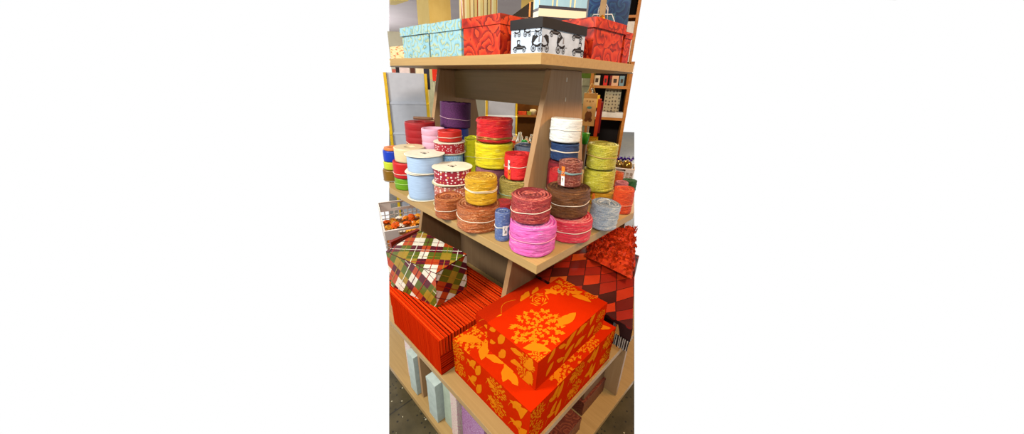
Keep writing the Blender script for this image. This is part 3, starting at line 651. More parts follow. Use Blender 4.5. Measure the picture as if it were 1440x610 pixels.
# ------------------------------------------------------------------ boxes on the top shelf
def rosemat(name, cols, sc, dist=1.2, rough=.35, turns=4.0, nz_amt=.35):
    t = NT(name, rough, 0, .3); v0 = t.coords((sc, sc, sc)); nz = t.add('ShaderNodeTexNoise', {'Vector': v0, 'Scale': .9, 'Detail': 3.0})
    off = t.add('ShaderNodeVectorMath', {0: nz.outputs[1], 1: (dist*.5,)*3}, operation='MULTIPLY').outputs[0]
    vec = t.add('ShaderNodeVectorMath', {0: v0, 1: off}, operation='ADD').outputs[0]
    v = t.add('ShaderNodeTexVoronoi', {'Vector': vec, 'Scale': 1.0, 'Randomness': .75})
    loc = t.add('ShaderNodeSeparateXYZ', {0: t.add('ShaderNodeVectorMath', {0: vec, 1: v.outputs['Position']}, operation='SUBTRACT').outputs[0]})
    ang = t.math('ARCTAN2', loc.outputs[2], t.math('ADD', loc.outputs[0], loc.outputs[1]))
    n9 = t.noise(vec, 2.5, 4, .6)
    sp_ = t.math('FRACT', t.math('ADD', t.math('ADD', t.math('MULTIPLY', v.outputs['Distance'], turns), t.math('MULTIPLY', ang, .4775)), t.math('MULTIPLY', n9, .8)))
    sh = t.math('ADD', t.math('MULTIPLY', sp_, 1-nz_amt), t.math('MULTIPLY', n9, nz_amt))
    t.base(t.ramp(sh, cols)); return t.m
ROSE = rosemat('red_rose_print', [(.10, srgb('#480602')), (.28, srgb('#901404')), (.5, srgb('#bc2806')), (.78, srgb('#d84418')), (.90, srgb('#701004'))], 16, 1.0, .45, 3.2)
BROSE = rosemat('blue_rose_print', [(.12, srgb('#587868')), (.28, srgb('#84b4c4')), (.55, srgb('#92c0d0')), (.74, srgb('#b4bc90')), (.90, srgb('#6c8c78'))], 22, .5, .35, 2.6)
ZS = ZT+.0008
o = gift_box('gift_box', .722, .93, 1.172, 1.385, ZS, 1.641, .030, BROSE, BROSE, o=.006); tag(o, 'pale blue rose print gift box at the left of the top shelf', 'gift box')
o = gift_box('gift_box', .716, .89, .962, 1.160, ZS, 1.638, .030, BROSE, BROSE, o=.004); tag(o, 'pale blue rose print gift box touching the left red rose box', 'gift box')
o = gift_box('gift_box', .718, .93, .775, .957, ZS, 1.636, .026, ROSE, ROSE, o=.003); tag(o, 'red rose print gift box between the blue boxes and the carriage print box', 'gift box')
# vintage cars and carriages printed box
BLK = flat('#1d1a1c', .4); GRY = flat('#8a8a90', .5)
def disc(x, y, r0, n=18): return [(x+r0*math.cos(2*PI*i/n), y+r0*math.sin(2*PI*i/n)) for i in range(n)]
def wheel(x, y, r0, mi=1):
    o_ = [(disc(x, y, r0), mi), (disc(x, y, r0*.78), 2)]
    for k in range(6):
        a_ = PI*k/6; c_, s_ = math.cos(a_), math.sin(a_); w = r0*.06
        o_.append(([(x+c_*r0*.8-s_*w, y+s_*r0*.8+c_*w), (x+c_*r0*.8+s_*w, y+s_*r0*.8-c_*w), (x-c_*r0*.8+s_*w, y-s_*r0*.8-c_*w), (x-c_*r0*.8-s_*w, y-s_*r0*.8+c_*w)], mi))
    return o_+[(disc(x, y, r0*.25), mi)]
def car(x, y, s, f=1):
    T = lambda P: [(x+f*a_*s, y+b_*s) for a_, b_ in P]
    return [(T([(-.5, .16), (.5, .16), (.52, .26), (.42, .34), (.12, .36), (.1, .42), (-.2, .42), (-.24, .34), (-.46, .32)]), 1), (T([(.0, .40), (.04, .64), (-.02, .68), (-.2, .68), (-.24, .62), (-.2, .40)]), 1), (T([(-.02, .46), (0, .60), (-.16, .60), (-.16, .46)]), 2),
            (T([(-.5, .27), (.5, .27), (.5, .285), (-.5, .285)]), 3), (T([(-.6, .16), (-.45, .3), (-.25, .3), (-.16, .18)]), 1), (T([(.6, .16), (.5, .3), (.32, .3), (.2, .18)]), 1)]+wheel(x-f*.36*s, y+.13*s, .14*s)+wheel(x+f*.38*s, y+.13*s, .14*s)
def carriage(x, y, s, f=1):
    T = lambda P: [(x+f*a_*s, y+b_*s) for a_, b_ in P]
    return [(T([(-.35, .25), (.2, .25), (.35, .4), (.3, .46), (.05, .36), (-.2, .40), (-.36, .6), (-.4, .55)]), 1), (T([(-.42, .5), (-.35, .85), (-.1, .92), (.12, .78), (.02, .74), (-.12, .62), (-.22, .5)]), 1), (T([(.3, .3), (.55, .32), (.55, .35), (.3, .33)]), 1),
            (T([(.1, .5), (.14, .8), (.2, .84), (.24, .5)]), 3)]+wheel(x-f*.25*s, y+.19*s, .2*s)+wheel(x+f*.22*s, y+.15*s, .15*s)
def pat_car(face, W, Hh, pn):
    if pn == 'lid' or face == 'top': return []
    out = []
    if face == 'left': out += car(W*.30, .003, .046)+carriage(W*.86, .003, .046)+carriage(W*.20, Hh-.018, .032, -1)+carriage(W*.55, Hh-.019, .034)+carriage(W*.88, Hh-.019, .034, -1)
    else: out += carriage(W*.06, .003, .046, -1)+carriage(W*.43, .003, .052)+car(W*.86, .003, .056, -1)+car(W*.28, Hh-.018, .046)+car(W*.80, Hh-.017, .046, -1)
    return out
WP = flat('#bccadc', .4)
o = gift_box('gift_box', .722, .930, .618, .738, ZS, 1.614, .024, WP, BLK, pat=pat_car, extra=[BLK, WP, GRY], o=.003); tag(o, 'white gift box printed with vintage cars and carriages under a black lid', 'gift box')
o = gift_box('gift_box', .978, 1.180, .622, .79, ZS, 1.649, .028, ROSE, ROSE, o=.006); tag(o, 'red rose print gift box right of the carriage print box', 'gift box')
o = gift_box('gift_box', 1.192, 1.245, .628, .72, ZS, 1.632, .02, ROSE, ROSE, o=.003); tag(o, 'red rose print gift box at the right end of the top shelf', 'gift box')
t = NT('cream_rope_print', .5); vv = t.coords((1, 1, 1)); n = t.noise(t.coords((1, 1, 6)), 30, 2); t.base(t.ramp(n, [(.4, srgb('#d8cca4')), (.55, srgb('#e8c888')), (.62, srgb('#b85a3a'))])); 
o = MB().box(-.10, .10, -.09, .09, 0, .055).build('gift_box', t.m, None, (.87, 1.50, ZS), None, .002); tag(o, 'cream patterned low box at the far left of the top shelf', 'gift box')
o.rotation_euler = (0, 0, 0)
# gift bags on the top shelf
def bag(name, label, px0, px1, dist, z0, ztop, mat, depth=.07, yaw=0, handle='#c07830', hh=.05, side=None):
    cx = (px0+px1)/2; dx, dy = dirof(cx, 40); P = np.array([dx*dist, dy*dist, z0]); w = (px1-px0)*((P-CAM)@F)/FPX
    h = ztop-z0; m = MB(); d = depth; w2 = w/2; t_ = .0
    m.add([(-w2, 0, 0), (w2, 0, 0), (w2, d, 0), (-w2, d, 0), (-w2*1.02, 0, h), (w2*1.02, 0, h), (w2*1.02, d, h), (-w2*1.02, d, h), (-w2*.9, d/2, h*.5), (w2*.9, d/2, h*.5)],
          [(0, 3, 2, 1), (0, 1, 5, 4), (2, 3, 7, 6), (1, 2, 9), (1, 9, 5), (5, 9, 6), (2, 6, 9), (3, 0, 8), (0, 4, 8), (4, 7, 8), (3, 8, 7)])
    o = m.build(name, mat, None, (P[0], P[1], z0), (0, 0, math.atan2(dy, dx)-PI/2+yaw))
    hm = MB()
    for yy_ in (-.0012, d+.0012):
        hm.tube([(w*.22*-1, yy_, h*.86), (-w*.18, yy_, h+hh*.6), (-w*.1, yy_, h+hh), (w*.1, yy_, h+hh), (w*.18, yy_, h+hh*.6), (w*.22, yy_, h*.86)], .0018, 6)
    hm.build('handle', flat(handle, .5), o); tag(o, label, 'gift bag'); return o, w, h
def stripemat(name, axis, freq, stops, extra=None):
    t = NT(name, .4); s = t.add('ShaderNodeSeparateXYZ', {0: t.coords()}).outputs[axis]; fr = t.math('FRACT', t.math('MULTIPLY', s, freq)); c = t.ramp(fr, stops, 'CONSTANT')
    if extra:
        s2 = t.add('ShaderNodeSeparateXYZ', {0: t.coords()}).outputs[extra[0]]; f2 = t.math('FRACT', t.math('MULTIPLY', s2, extra[1])); c2 = t.ramp(f2, extra[2], 'CONSTANT'); msk = t.ramp(f2, extra[3], 'CONSTANT'); c = t.mix(msk, c, c2)
    t.base(c); return t.m
K, Wh = (0, 0, 0, 1), (1, 1, 1, 1)
SB = stripemat('cream_striped_paper', 0, 19, [(0, srgb('#c8b878')), (.2, srgb('#a87c38')), (.28, srgb('#d0c08c')), (.5, srgb('#5c4018')), (.56, srgb('#c8b070')), (.76, srgb('#984c20')), (.84, srgb('#d4c898'))])
bo, w, h = bag('gift_bag', 'cream gift bag with brown stripes behind the left red rose box', 652, 699, 1.43, ZS, 1.80, SB, .06, .25)
BP = stripemat('blue_plaid_paper', 0, 15, [(0, srgb('#9cc8dc')), (.36, srgb('#e8e4b0')), (.44, srgb('#88b4d0')), (.6, srgb('#eee8b8')), (.68, srgb('#a0ccdf'))],
               (2, 5.3, [(0, srgb('#ece8d4')), (.72, srgb('#3c3a44')), (.77, srgb('#efe6c8')), (.90, srgb('#3c3a44')), (.95, srgb('#a0ccdf'))], [(0, K), (.72, Wh), (.95, K)]))
bag('gift_bag', 'pale blue plaid gift bag standing behind the carriage print box', 757, 822, 1.36, ZS, 1.83, BP, .09, .3, '#d8d0b0')
TEAL = rosemat('teal_gold_print', [(0, srgb('#0c3a48')), (.4, srgb('#124a5c')), (.75, srgb('#1c6478')), (.95, srgb('#2c7884'))], 20)
bo, w, h = bag('gift_bag', 'small teal gift bag with white piping behind the right red rose box', 829, 861, 1.49, ZS, 1.712, TEAL, .05, 0, '#e8e8e8', .03)
m = MB(); m.tube([(-w/2, -.002, .05), (-w/2, -.002, h*.86), (-w/2+.012, -.002, h*.98), (w/2-.012, -.002, h*.98), (w/2, -.002, h*.86), (w/2, -.002, .05)], .0022, 6); m.build('piping', flat('#f0f0ee'), bo)
m = MB(); m.box(-w*.14, w*.1, -.006, -.0005, h*.6, h*1.25); m.lathe([(.001, 0), (.010, .004), (.014, .014), (.008, .026), (.002, .03)], 14, 1, (0, -.012, h*.8)); m.build('gold_ornament', [flat('#c8a878'), flat('#d88a28', .3, .5)], bo)
bag('gift_bag', 'dark blue patterned gift bag at the back right of the top shelf', 826, 878, 1.60, ZS, 1.95, rosemat('dark_blue_print', [(0, srgb('#0c1c3c')), (.5, srgb('#14386c')), (.9, srgb('#2c5c7c'))], 14), .06, -.1, '#283850')

# ------------------------------------------------------------------ boxes on the bottom shelf
ZC = ZB+.0008
def cbox(label, mat, x0, x1, y0, y1, h, lidc=None, cat='box', nm='carton'):
    o = MB().box(-(x1-x0)/2, (x1-x0)/2, -(y1-y0)/2, (y1-y0)/2, 0, h).build(nm, mat, None, ((x0+x1)/2, (y0+y1)/2, ZC), None, .0015); tag(o, label, cat)
    m = MB(); m.box(-(x1-x0)/2-.0006, (x1-x0)/2+.0006, -(y1-y0)/2-.0006, (y1-y0)/2+.0006, h-.022, h+.0008); m.build('lid', lidc or mat, o); return o
WB = flat('#b9c9c4', .5); PK = rosemat('pink_print', [(0, srgb('#a83888')), (.4, srgb('#c878b8')), (.8, srgb('#e8c8d8'))], 32); PW = rosemat('pink_white_print', [(0, srgb('#c86888')), (.3, srgb('#e0b8c0')), (.6, srgb('#e4dccc'))], 26)
VP = rosemat('violet_print', [(0, srgb('#7c2c74')), (.4, srgb('#a05a9c')), (.8, srgb('#c0a0c4'))], 34)
cbox('pale white carton standing left of the near divider on the bottom shelf', WB, .445, .475, 1.015, 1.075, .235)
cbox('tall pink marbled box left of the thin white carton', PW, .470, .60, 1.085, 1.145, .275, PK)
cbox('pale white carton just right of the near divider, with its narrow side showing', WB, .442, .482, .836, .905, .225)
cbox('pale grey green carton between the white carton and the pink marbled box', flat('#b0bfac', .5), .470, .60, .768, .822, .255)
cbox('pink and white marbled box standing on the bottom shelf', PW, .462, .60, .715, .758, .265)
cbox('violet marbled box at the near end of the upright row', VP, .475, .70, .565, .700, .262)
BR = flat('#7a5a3c', .55); BR2 = rosemat('brown_rose_box', [(0, srgb('#3c1c18')), (.5, srgb('#6c3428')), (.9, srgb('#8c5038'))], 22)
cbox('brown rose print box lying alone near the front of the bottom shelf', BR2, .70, .868, .392, .50, .075)
a_ = cbox('long dark red rose print box at the bottom of the right hand pile', BR2, .925, 1.112, .418, .60, .085)
b_ = cbox('grey brown carton resting on the dark red rose print box', BR, .935, 1.110, .428, .60, .07); b_.location.z = ZC+.0875
c_ = cbox('thin olive brown carton on top of the right hand pile', flat('#6c5a3c', .55), .940, 1.110, .43, .60, .05); c_.location.z = ZC+.159

# ------------------------------------------------------------------ baskets
def basket(label, P, w, d, h, yaw, mat, rimw=.008, rows=5, cols=9, open_front=False):
    root = empty('plastic_basket', P, yaw); tag(root, label, 'basket')
    m = MB(); T = .003; w2, d2 = w/2, d/2; tp = 1.08
    def wall(ax, s, n):
        # lattice wall with real holes: bars across and up
        W2 = w2 if ax == 0 else d2
        def pt(u, z, o_):
            k = 1+(tp-1)*z/h
            if ax == 0: return (u*k, s*(d2*k+o_), z)
            return (s*(w2*k+o_), u*k, z)
        def bar(u0, u1, z0, z1):
            q = [pt(u0, z0, 0), pt(u1, z0, 0), pt(u1, z1, 0), pt(u0, z1, 0), pt(u0, z0, T), pt(u1, z0, T), pt(u1, z1, T), pt(u0, z1, T)]
            m.add(q, [(0, 1, 2, 3), (7, 6, 5, 4), (0, 4, 5, 1), (3, 2, 6, 7), (0, 3, 7, 4), (1, 5, 6, 2)])
        bar(-W2, W2, 0, h*.14); bar(-W2, W2, h*.72, h*.80); bar(-W2, W2, h*.95, h)
        bar(-W2, -W2*.45, h*.8, h*.95); bar(W2*.45, W2, h*.8, h*.95)
        for r_ in range(1, rows): z_ = h*(.14+.58*r_/rows); bar(-W2, W2, z_-.0022, z_+.0022)
        for c_ in range(n+1): u_ = -W2+2*W2*c_/n; bar(max(-W2, u_-.003), min(W2, u_+.003), h*.14, h*.72)
    wall(0, -1, cols); wall(0, 1, cols); wall(1, -1, max(4, int(cols*d/w))); wall(1, 1, max(4, int(cols*d/w)))
    m.box(-w2, w2, -d2, d2, 0, .004)
    m.build('body', mat, root)
    r_ = MB(); k = tp; r_.tube([(-w2*k, -d2*k, h), (w2*k, -d2*k, h), (w2*k, d2*k, h), (-w2*k, d2*k, h)], rimw*.5, 8, closed=True); r_.build('rim', mat, root)
    return root
WHB = flat('#ece2da', .35, 0, .5, .03)
bz = ZD+.052; bc = (.800, 1.715); yw = math.atan2(bc[1], bc[0])-PI/2+.12; TLT = .30
bk = basket('white plastic lattice basket of orange flowers left of the stand', (bc[0], bc[1], bz+.035), .235, .24, .25, yw, WHB)
bk.rotation_euler = (TLT, 0, yw); bpy.context.view_layer.update(); BKM = bk.matrix_world.copy()
tag(MB().box(-.09, .09, -.08, .08, 0, .05).build('carton', flat('#4a3826', .6), None, (bc[0], bc[1], ZD+.0008), (0, 0, yw), .002), 'brown carton under the white flower basket', 'carton')
g = random.Random(5); 
def blossom(P, r, mat, lab, grp, core):
    m = MB()
    for k in range(3):
        for j in range(6):
            a_ = 2*PI*j/6+k*.5; rr = r*(.45+.25*k); m.ball((rr*math.cos(a_)*.8, rr*math.sin(a_)*.8, r*(.5-.18*k)), r*.38, 0, 8, (1, 1, .6))
    m.ball((0, 0, r*.55), r*.25, 1, 8)
    o = m.build('artificial_flower', [mat, core], None, P); o.rotation_euler = (g.uniform(-.5, .5), g.uniform(-.5, .5), g.random()*6); tag(o, lab, 'artificial flower', grp)
FM = [flat('#ff8c18', .5), flat('#fff0dc', .5), flat('#ffac30', .5), flat('#fa6408', .5)]
FL = ['deep orange artificial flower in the white lattice basket', 'cream artificial flower in the white lattice basket', 'amber artificial flower in the white lattice basket', 'red orange artificial flower in the white lattice basket']
for i in range(6):
    for j in range(4):
        lx, ly = -.095+.038*i+g.uniform(-.006, .006), -.085+.056*j; k = (i*3+j*5+(i*j) % 3) % 4
        blossom(BKM@Vector((lx, ly, .125+g.uniform(0, .02))), .026, FM[k], FL[k], 'flowers of one colour in the lattice basket '+str(['orange', 'cream', 'amber', 'red orange'][k]), FM[(k+1) % 4])
flr = MB(); flr.prism([(-.11, -.11), (.11, -.11), (.11, .11), (-.11, .11)], .0045, .115); tag(flr.build('tissue_filling', flat('#c8824c', .7), bk), None)
# red brown box rim before the basket
m = MB(); m.prism([(.572, 1.392), (.752, 1.432), (.748, 1.450), (.572, 1.412)], .5752, .702)
tag(m.build('narrow_box', flat('#8c2412', .4)), 'dark red narrow box standing behind the tartan box', 'box')

# basket with ornaments, far right
bd = dirof(905, 240); bp = (bd[0]*1.72, bd[1]*1.72)
def onmid(px, py, z=ZM): return atZ(px, py, z)

# ------------------------------------------------------------------ background (each piece at its own distance)
def loc_at(px, dist, py=150):
    dx, dy = dirof(px, py); return dx*dist, dy*dist
def bgbox(px0, px1, py0, py1, dist, depth, zbase=None):
    """local box facing the aisle: returns (loc, rotz, width, z_bottom, z_top)"""
    cx = (px0+px1)/2; x, y = loc_at(cx, dist, (py0+py1)/2); P = np.array([x, y, H]); w = (px1-px0)*((P-CAM)@F)/FPX
    z1_ = up(cx, py0, P); z0_ = up(cx, py1, P) if zbase is None else zbase
    return (x, y, 0), math.atan2(y, x)-PI/2, w, z0_, z1_
# column
PLC = NT('cream_plaster', .8); nn_ = PLC.noise(PLC.coords(), 6, 4); PLC.base(PLC.ramp(nn_, [(.3, srgb('#d4b868')), (.7, srgb('#e0c678'))]))
cp = loc_at(603.5, 4.2, 20); ang = math.atan2(cp[1], cp[0])
m = MB(); w_l = 16.5*4.4/FPX; w_r = 32*4.5/FPX
d_l = Vector((math.cos(ang+PI/2+.35), math.sin(ang+PI/2+.35), 0)); d_r = Vector((math.cos(ang-PI/2+.75), math.sin(ang-PI/2+.75), 0))
P0 = Vector((cp[0], cp[1], 0)); q1_ = Vector(loc_at(587, 4.45, 20)+(0,)); q2_ = Vector(loc_at(634, 4.5, 20)+(0,)); q = [P0, q2_, q2_+(q1_-P0), q1_]
m.prism([(p.x, p.y) for p in q], 0, 2.698); tag(m.build('column', PLC.m), kind='structure')
# ceiling, walls, floor
CE = NT('ceiling_paint', .85); nn_ = CE.noise(CE.coords(), 1.5, 3); CE.base(CE.ramp(nn_, [(.3, srgb('#ccc0c0')), (.7, srgb('#d4cac8'))]))
m = MB()
vd = np.array([F[0], F[1]])/math.hypot(F[0], F[1]); vr = np.array([R[0], R[1]])/math.hypot(R[0], R[1])
def pr(f_, r_): return (vd[0]*f_+vr[0]*r_, vd[1]*f_+vr[1]*r_)
def sight(px, z, d):
    # point of the sightline of picture column px on the level z, at forward distance d
    ys = (140, 400) if z < H else (-60, 20)
    P, Q = atZ(px, ys[0], z), atZ(px, ys[1], z); fp, fq = P[0]*vd[0]+P[1]*vd[1], Q[0]*vd[0]+Q[1]*vd[1]; k = (d-fp)/(fq-fp)
    return (P[0]+k*(Q[0]-P[0]), P[1]+k*(Q[1]-P[1]))
cl = lambda d: sight(547.5, 2.7, d)
cr = lambda d: sight(891.8, 2.7, d)
m.prism([pr(-2.6, -5.4), pr(-2.6, 5.4), pr(5.4, 5.4), cr(5.4), cr(11), cl(11), cl(5.4), pr(5.4, -5.4)], 2.70, 2.76)
tag(m.build('ceiling', CE.m), kind='structure')
WL = NT('wall_paint', .8); nn_ = WL.noise(WL.coords(), 2, 3); WL.base(WL.ramp(nn_, [(.3, srgb('#a9a084')), (.7, srgb('#beb394'))]))
m = MB(); cm = lambda d: sight(547.5, 1.9, d)
m.prism([sight(547.5, 2.2, 10.9), sight(870, 2.2, 10.9), sight(870, 2.2, 10.99), sight(547.5, 2.2, 10.99)], 0, 2.7); tag(m.build('wall_back', WL.m), kind='structure')
m = MB(); m.prism([pr(-2.6, -4.4), pr(-2.5, -4.4), pr(-2.5, 4.4), pr(-2.6, 4.4)], 0, 2.7); tag(m.build('wall_front', WL.m), kind='structure')
m = MB(); m.prism([pr(-2.5, -4.4), pr(.6, -4.4), pr(.6, -4.3), pr(-2.5, -4.3)], 0, 2.7); tag(m.build('wall_left', WL.m), kind='structure')
m = MB(); m.prism([pr(-2.5, 4.3), pr(.6, 4.3), pr(.6, 4.4), pr(-2.5, 4.4)], 0, 2.7); tag(m.build('wall_right', WL.m), kind='structure')
t = NT('terrazzo', .45, 0, .4); v = t.add('ShaderNodeTexVoronoi', {'Vector': t.coords(), 'Scale': 55.0}); n = t.noise(t.coords(), 9, 5); n3 = t.noise(t.coords(), 120, 3)
c = t.ramp(n, [(.3, srgb('#3c3622')), (.7, srgb('#5c5238'))]); r_ = t.add('ShaderNodeSeparateColor', {0: v.outputs['Color']}).outputs[0]
spt = t.math('MULTIPLY', t.math('LESS_THAN', v.outputs['Distance'], .26), t.math('GREATER_THAN', r_, .55)); c = t.mix(spt, c, srgb('#2a2820'))
spt2 = t.math('MULTIPLY', t.math('LESS_THAN', v.outputs['Distance'], .22), t.math('LESS_THAN', r_, .15)); c = t.mix(spt2, c, srgb('#b0a88c'))
sx = t.add('ShaderNodeSeparateXYZ', {0: t.coords()}); jx = t.math('LESS_THAN', t.math('ABSOLUTE', t.math('SUBTRACT', t.math('FRACT', t.math('MULTIPLY', sx.outputs[1], 2.0)), .15)), .006)
c = t.mix(jx, c, srgb('#2c2a22')); t.base(c); t.bump(n3, .15, .001); FLM = t.m
A_ = atZ(547.3, 645, 0); B_ = atZ(892, 645, 0)
m = MB(); m.prism([(A_[0], A_[1]), (B_[0], B_[1]), sight(892, 0, 10.9), sight(547.3, 0, 10.9)], -.03, 0); tag(m.build('floor', FLM), kind='structure')
m = MB(); m.prism([pr(-2.5, -4.3), pr(-2.5, 4.3), pr(.18, 4.3), pr(.18, -4.3)], -.03, 0)
m.v = [(v_[0], v_[1], v_[2]) for v_ in m.v]; tag(m.build('floor', FLM), kind='structure')

# stepped racks with yellow sides
LAV = flat('#b4bcca', .45, 0, .4, .04); YEL = flat('#d8b418', .4)
def rack(label, px0, px1, py0, dist, yaw, zb, prints=False):
    (x, y, _), rz, w, z0_, z1_ = bgbox(px0, px1, py0, 300, dist, .3, zb)
    root = empty('stepped_rack', (x, y, 0), rz+yaw); tag(root, label, 'display rack'); m = MB(); hh = z1_-zb; n = 8
    prof = [(.0, z1_)]
    for k in range(n):
        a_ = k*.03; prof += [(-a_-.002, z1_-hh*(k)/n), (-a_-.012, z1_-hh*(k+.92)/n), (-a_-.035, z1_-hh*(k+1)/n)]
    pts = [(p[0], p[1]) for p in prof]+[(.12, zb), (.12, z1_)]
    vs_ = [(-w/2, p[0], p[1]) for p in pts]+[(w/2, p[0], p[1]) for p in pts]; N2 = len(pts)
    m.add(vs_, [tuple(range(N2)), tuple(range(N2, 2*N2))[::-1]]+[(i, N2+i, N2+(i+1) % N2, (i+1) % N2) for i in range(N2)])
    m.build('stepped_panel', LAV, root)
    MB().box(-w/2, w/2, .1215, .20, 0, z1_-.10).build('card_ledge', LAV, root)
    for s_ in (-1, 1):
        m = MB(); vs_ = [(s_*(w/2+.001), p[0]-.012, p[1]) for p in pts[:-2]]+[(s_*(w/2+.001), .12, zb), (s_*(w/2+.001), .12, z1_)]+[(s_*(w/2+.018), p[0]-.012, p[1]) for p in pts[:-2]]+[(s_*(w/2+.018), .12, zb), (s_*(w/2+.018), .12, z1_)]
        m.add(vs_, [tuple(range(N2)), tuple(range(N2, 2*N2))[::-1]]+[(i, N2+i, N2+(i+1) % N2, (i+1) % N2) for i in range(N2)]); m.build('side_panel', YEL, root)
    return root
rack('tall lavender grey stepped rack with yellow sides left of the stand', 554, 604, 103, 2.3, 0, 0)
rack('lavender grey stepped rack with yellow sides seen under the crossbar', 684, 724, 138, 3.15, .1, 0)
# cards standing in the left rack top
g = random.Random(9)
for k, (a_, b_, yy_, c_) in enumerate([(552, 557, 101, '#c86858'), (557, 562, 98, '#2a2228'), (562, 576, 99, '#e8d8d8'), (577, 584, 96, '#5a3020'), (585, 596, 97, '#ece0c0'), (596, 604, 100, '#28283a')]):
    (x, y, _), rz, w, z0_, z1_ = bgbox(a_, b_, yy_-4, 112, 2.465, .01)
    rt_ = bgbox(554, 604, 103, 300, 2.3, .3, 0)[4]-.099
    o = MB().box(-w/2*.96, w/2*.96, .0, .006, rt_, z1_).build('greeting_card', flat(c_, .5), None, (x, y, 0), (0, 0, rz)); tag(o, ['coral', 'black', 'pale pink', 'brown', 'cream', 'dark blue'][k]+' card showing above the tall stepped rack', 'card')
(x, y, _), rz, w, z0_, z1_ = bgbox(608, 616.5, 92, 114, 2.9, .02)
s_ = MB().box(-w/2, w/2, 0, .02, z0_, z1_).box(-w/2, -w/2+.012, .021, .03, 0, z1_, 1).build('shelf_sign', [flat('#e8300c', .5), flat('#c8c8a8')], None, (x, y, 0), (0, 0, rz)); tag(s_, 'small orange red sign beside the tall stepped rack', 'sign')
(x, y, _), rz, w, z0_, z1_ = bgbox(606, 616, 112, 230, 3.0, .04)
tag(MB().box(-w/2, w/2, 0, .03, .0, z1_).build('post', flat('#b8bc9c', .6), None, (x, y, 0), (0, 0, rz)), 'pale green post below the orange red sign', 'post')

# generic open shelving cabinet
def cabinet(label, px0, px1, dist, zs, ztop, depth, mat, back, yaw=0, ups=(0, 1)):
    (x, y, _), rz, w, _a, _b = bgbox(px0, px1, 0, 100, dist, depth, 0)
    root = empty('shelf_unit', (x, y, 0), rz+yaw); tag(root, label, 'shelf unit'); T = .025
    for u_ in ups: MB().box(-w/2+w*u_-(T if u_ else 0), -w/2+w*u_+(0 if u_ else T), 0, depth, 0, ztop).build('side_panel', mat, root)
    for z_ in zs: MB().box(-w/2+T, w/2-T, .002, depth-.012, z_-.02, z_).build('shelf', mat, root)
    MB().box(-w/2+T, w/2-T, depth-.011, depth, 0, ztop).build('back_panel', back, root)
    return root, w, (x, y), rz+yaw
def on(root_xy, rz, lx, ly): return (root_xy[0]+lx*math.cos(rz)-ly*math.sin(rz), root_xy[1]+lx*math.sin(rz)+ly*math.cos(rz))
DKB = flat('#1c120c', .7)
# right-hand cabinet
def zat(px, py, d): x_, y_ = loc_at(px, d); return up(px, py, np.array([x_, y_, 0]))
D_ = 2.9; zs = [zat(868, 121, D_), zat(868, 166, D_), zat(868, 213, D_)]
root, w, xy, rz = cabinet('orange wood shelf unit with cards and boxed books right of the aisle', 840, 896, D_, [zs[2]-.4, zs[2], zs[1], zs[0]], zat(868, 86, D_), .28, W_OR, DKB, .02)
def put(label, cat, name, lx, z, wd, dp, hh, mat, group=None, ly=.01, lean=0, rt=None, rxy=None, rrz=None, parts=None):
    X_, Y_ = on(rxy or xy, rrz if rrz is not None else rz, lx, ly); o = MB().box(-wd/2, wd/2, 0, dp, 0, hh).build(name, mat, None, (X_, Y_, z+.001), (lean, 0, (rrz if rrz is not None else rz))); tag(o, label, cat, group)
    if parts:
        m = MB()
        for (a0, b0, c0_, d0) in parts[1]: m.box(a0*wd-wd/2, b0*wd-wd/2, -.0012, 0, c0_*hh, d0*hh)
        m.build(parts[0], parts[2], o)
    return o
px2l = lambda px: (px-868)/(896-840)*w
for k, (px, wp, c_, nm) in enumerate([(849, 9, '#e8d8b8', 'cream'), (861, 6, '#d8281c', 'red'), (868, 3, '#7a1c18', 'maroon'), (874, 10, '#e0b088', 'peach'), (883, 7, '#7a98a0', 'grey blue')]):
    put(nm+' greeting card on the upper shelf of the orange wood unit', 'card', 'greeting_card', px2l(px), zs[0], wp/56*w*.9, .012, .075, flat(c_, .5), ly=.02, parts=('printed_picture', [(.25, .75, .3, .7)], flat('#4a3828')))
t = NT('grid_motifs', .5); v = t.add('ShaderNodeTexVoronoi', {'Vector': t.coords(), 'Scale': 38.0, 'Randomness': .25}); t.base(t.ramp(v.outputs['Distance'], [(.25, srgb('#4c3c28')), (.34, srgb('#a89c78'))]))
put('large olive card printed with small motifs leaning on the middle shelf', 'card', 'printed_card', px2l(874), zs[1]+.045, .13, .008, .19, t.m, lean=-.12, ly=.05)
for k in range(4):
    put('flat white packet on the middle shelf, '+['leftmost of the front row', 'second of the front row', 'third of the front row', 'rightmost of the front row'][k], 'packet', 'white_packet', px2l(852+11.4*k), zs[1], .066, .12, .04+.004*(k % 2), flat('#dcd8cc', .5), ly=.004)
YB = flat('#d8a818', .5); OB = flat('#e84c14', .5)
for k in range(5):
    put('yellow printed book, '+['bottom', 'second from bottom', 'middle', 'second from top', 'top'][k]+' of the yellow stack', 'book', 'yellow_book', px2l(854), zs[2]+k*.0185, .09, .13, .0175, YB, 'yellow books on the lower shelf', ly=.01, parts=('spine_print', [(.12, .2, .3, .7), (.3, .4, .3, .7), (.5, .58, .3, .7), (.7, .82, .3, .7)], flat('#7a4a10')))
for k in range(3):
    put('orange red book, '+['bottom', 'middle', 'top'][k]+' of the low orange stack', 'book', 'orange_book', px2l(869), zs[2]+k*.021, .09, .12, .0195, OB, ly=.01, parts=('spine_print', [(.1, .3, .3, .7), (.4, .6, .3, .7), (.7, .9, .3, .7)], flat('#f0a070')))
for k in range(3):
    put('dark brown folder, '+['bottom', 'middle', 'top'][k]+' of the pile right of the orange books', 'folder', 'brown_folder', px2l(884), zs[2]+k*.02, .04, .12, .012, flat('#4c3018', .6), ly=.02)
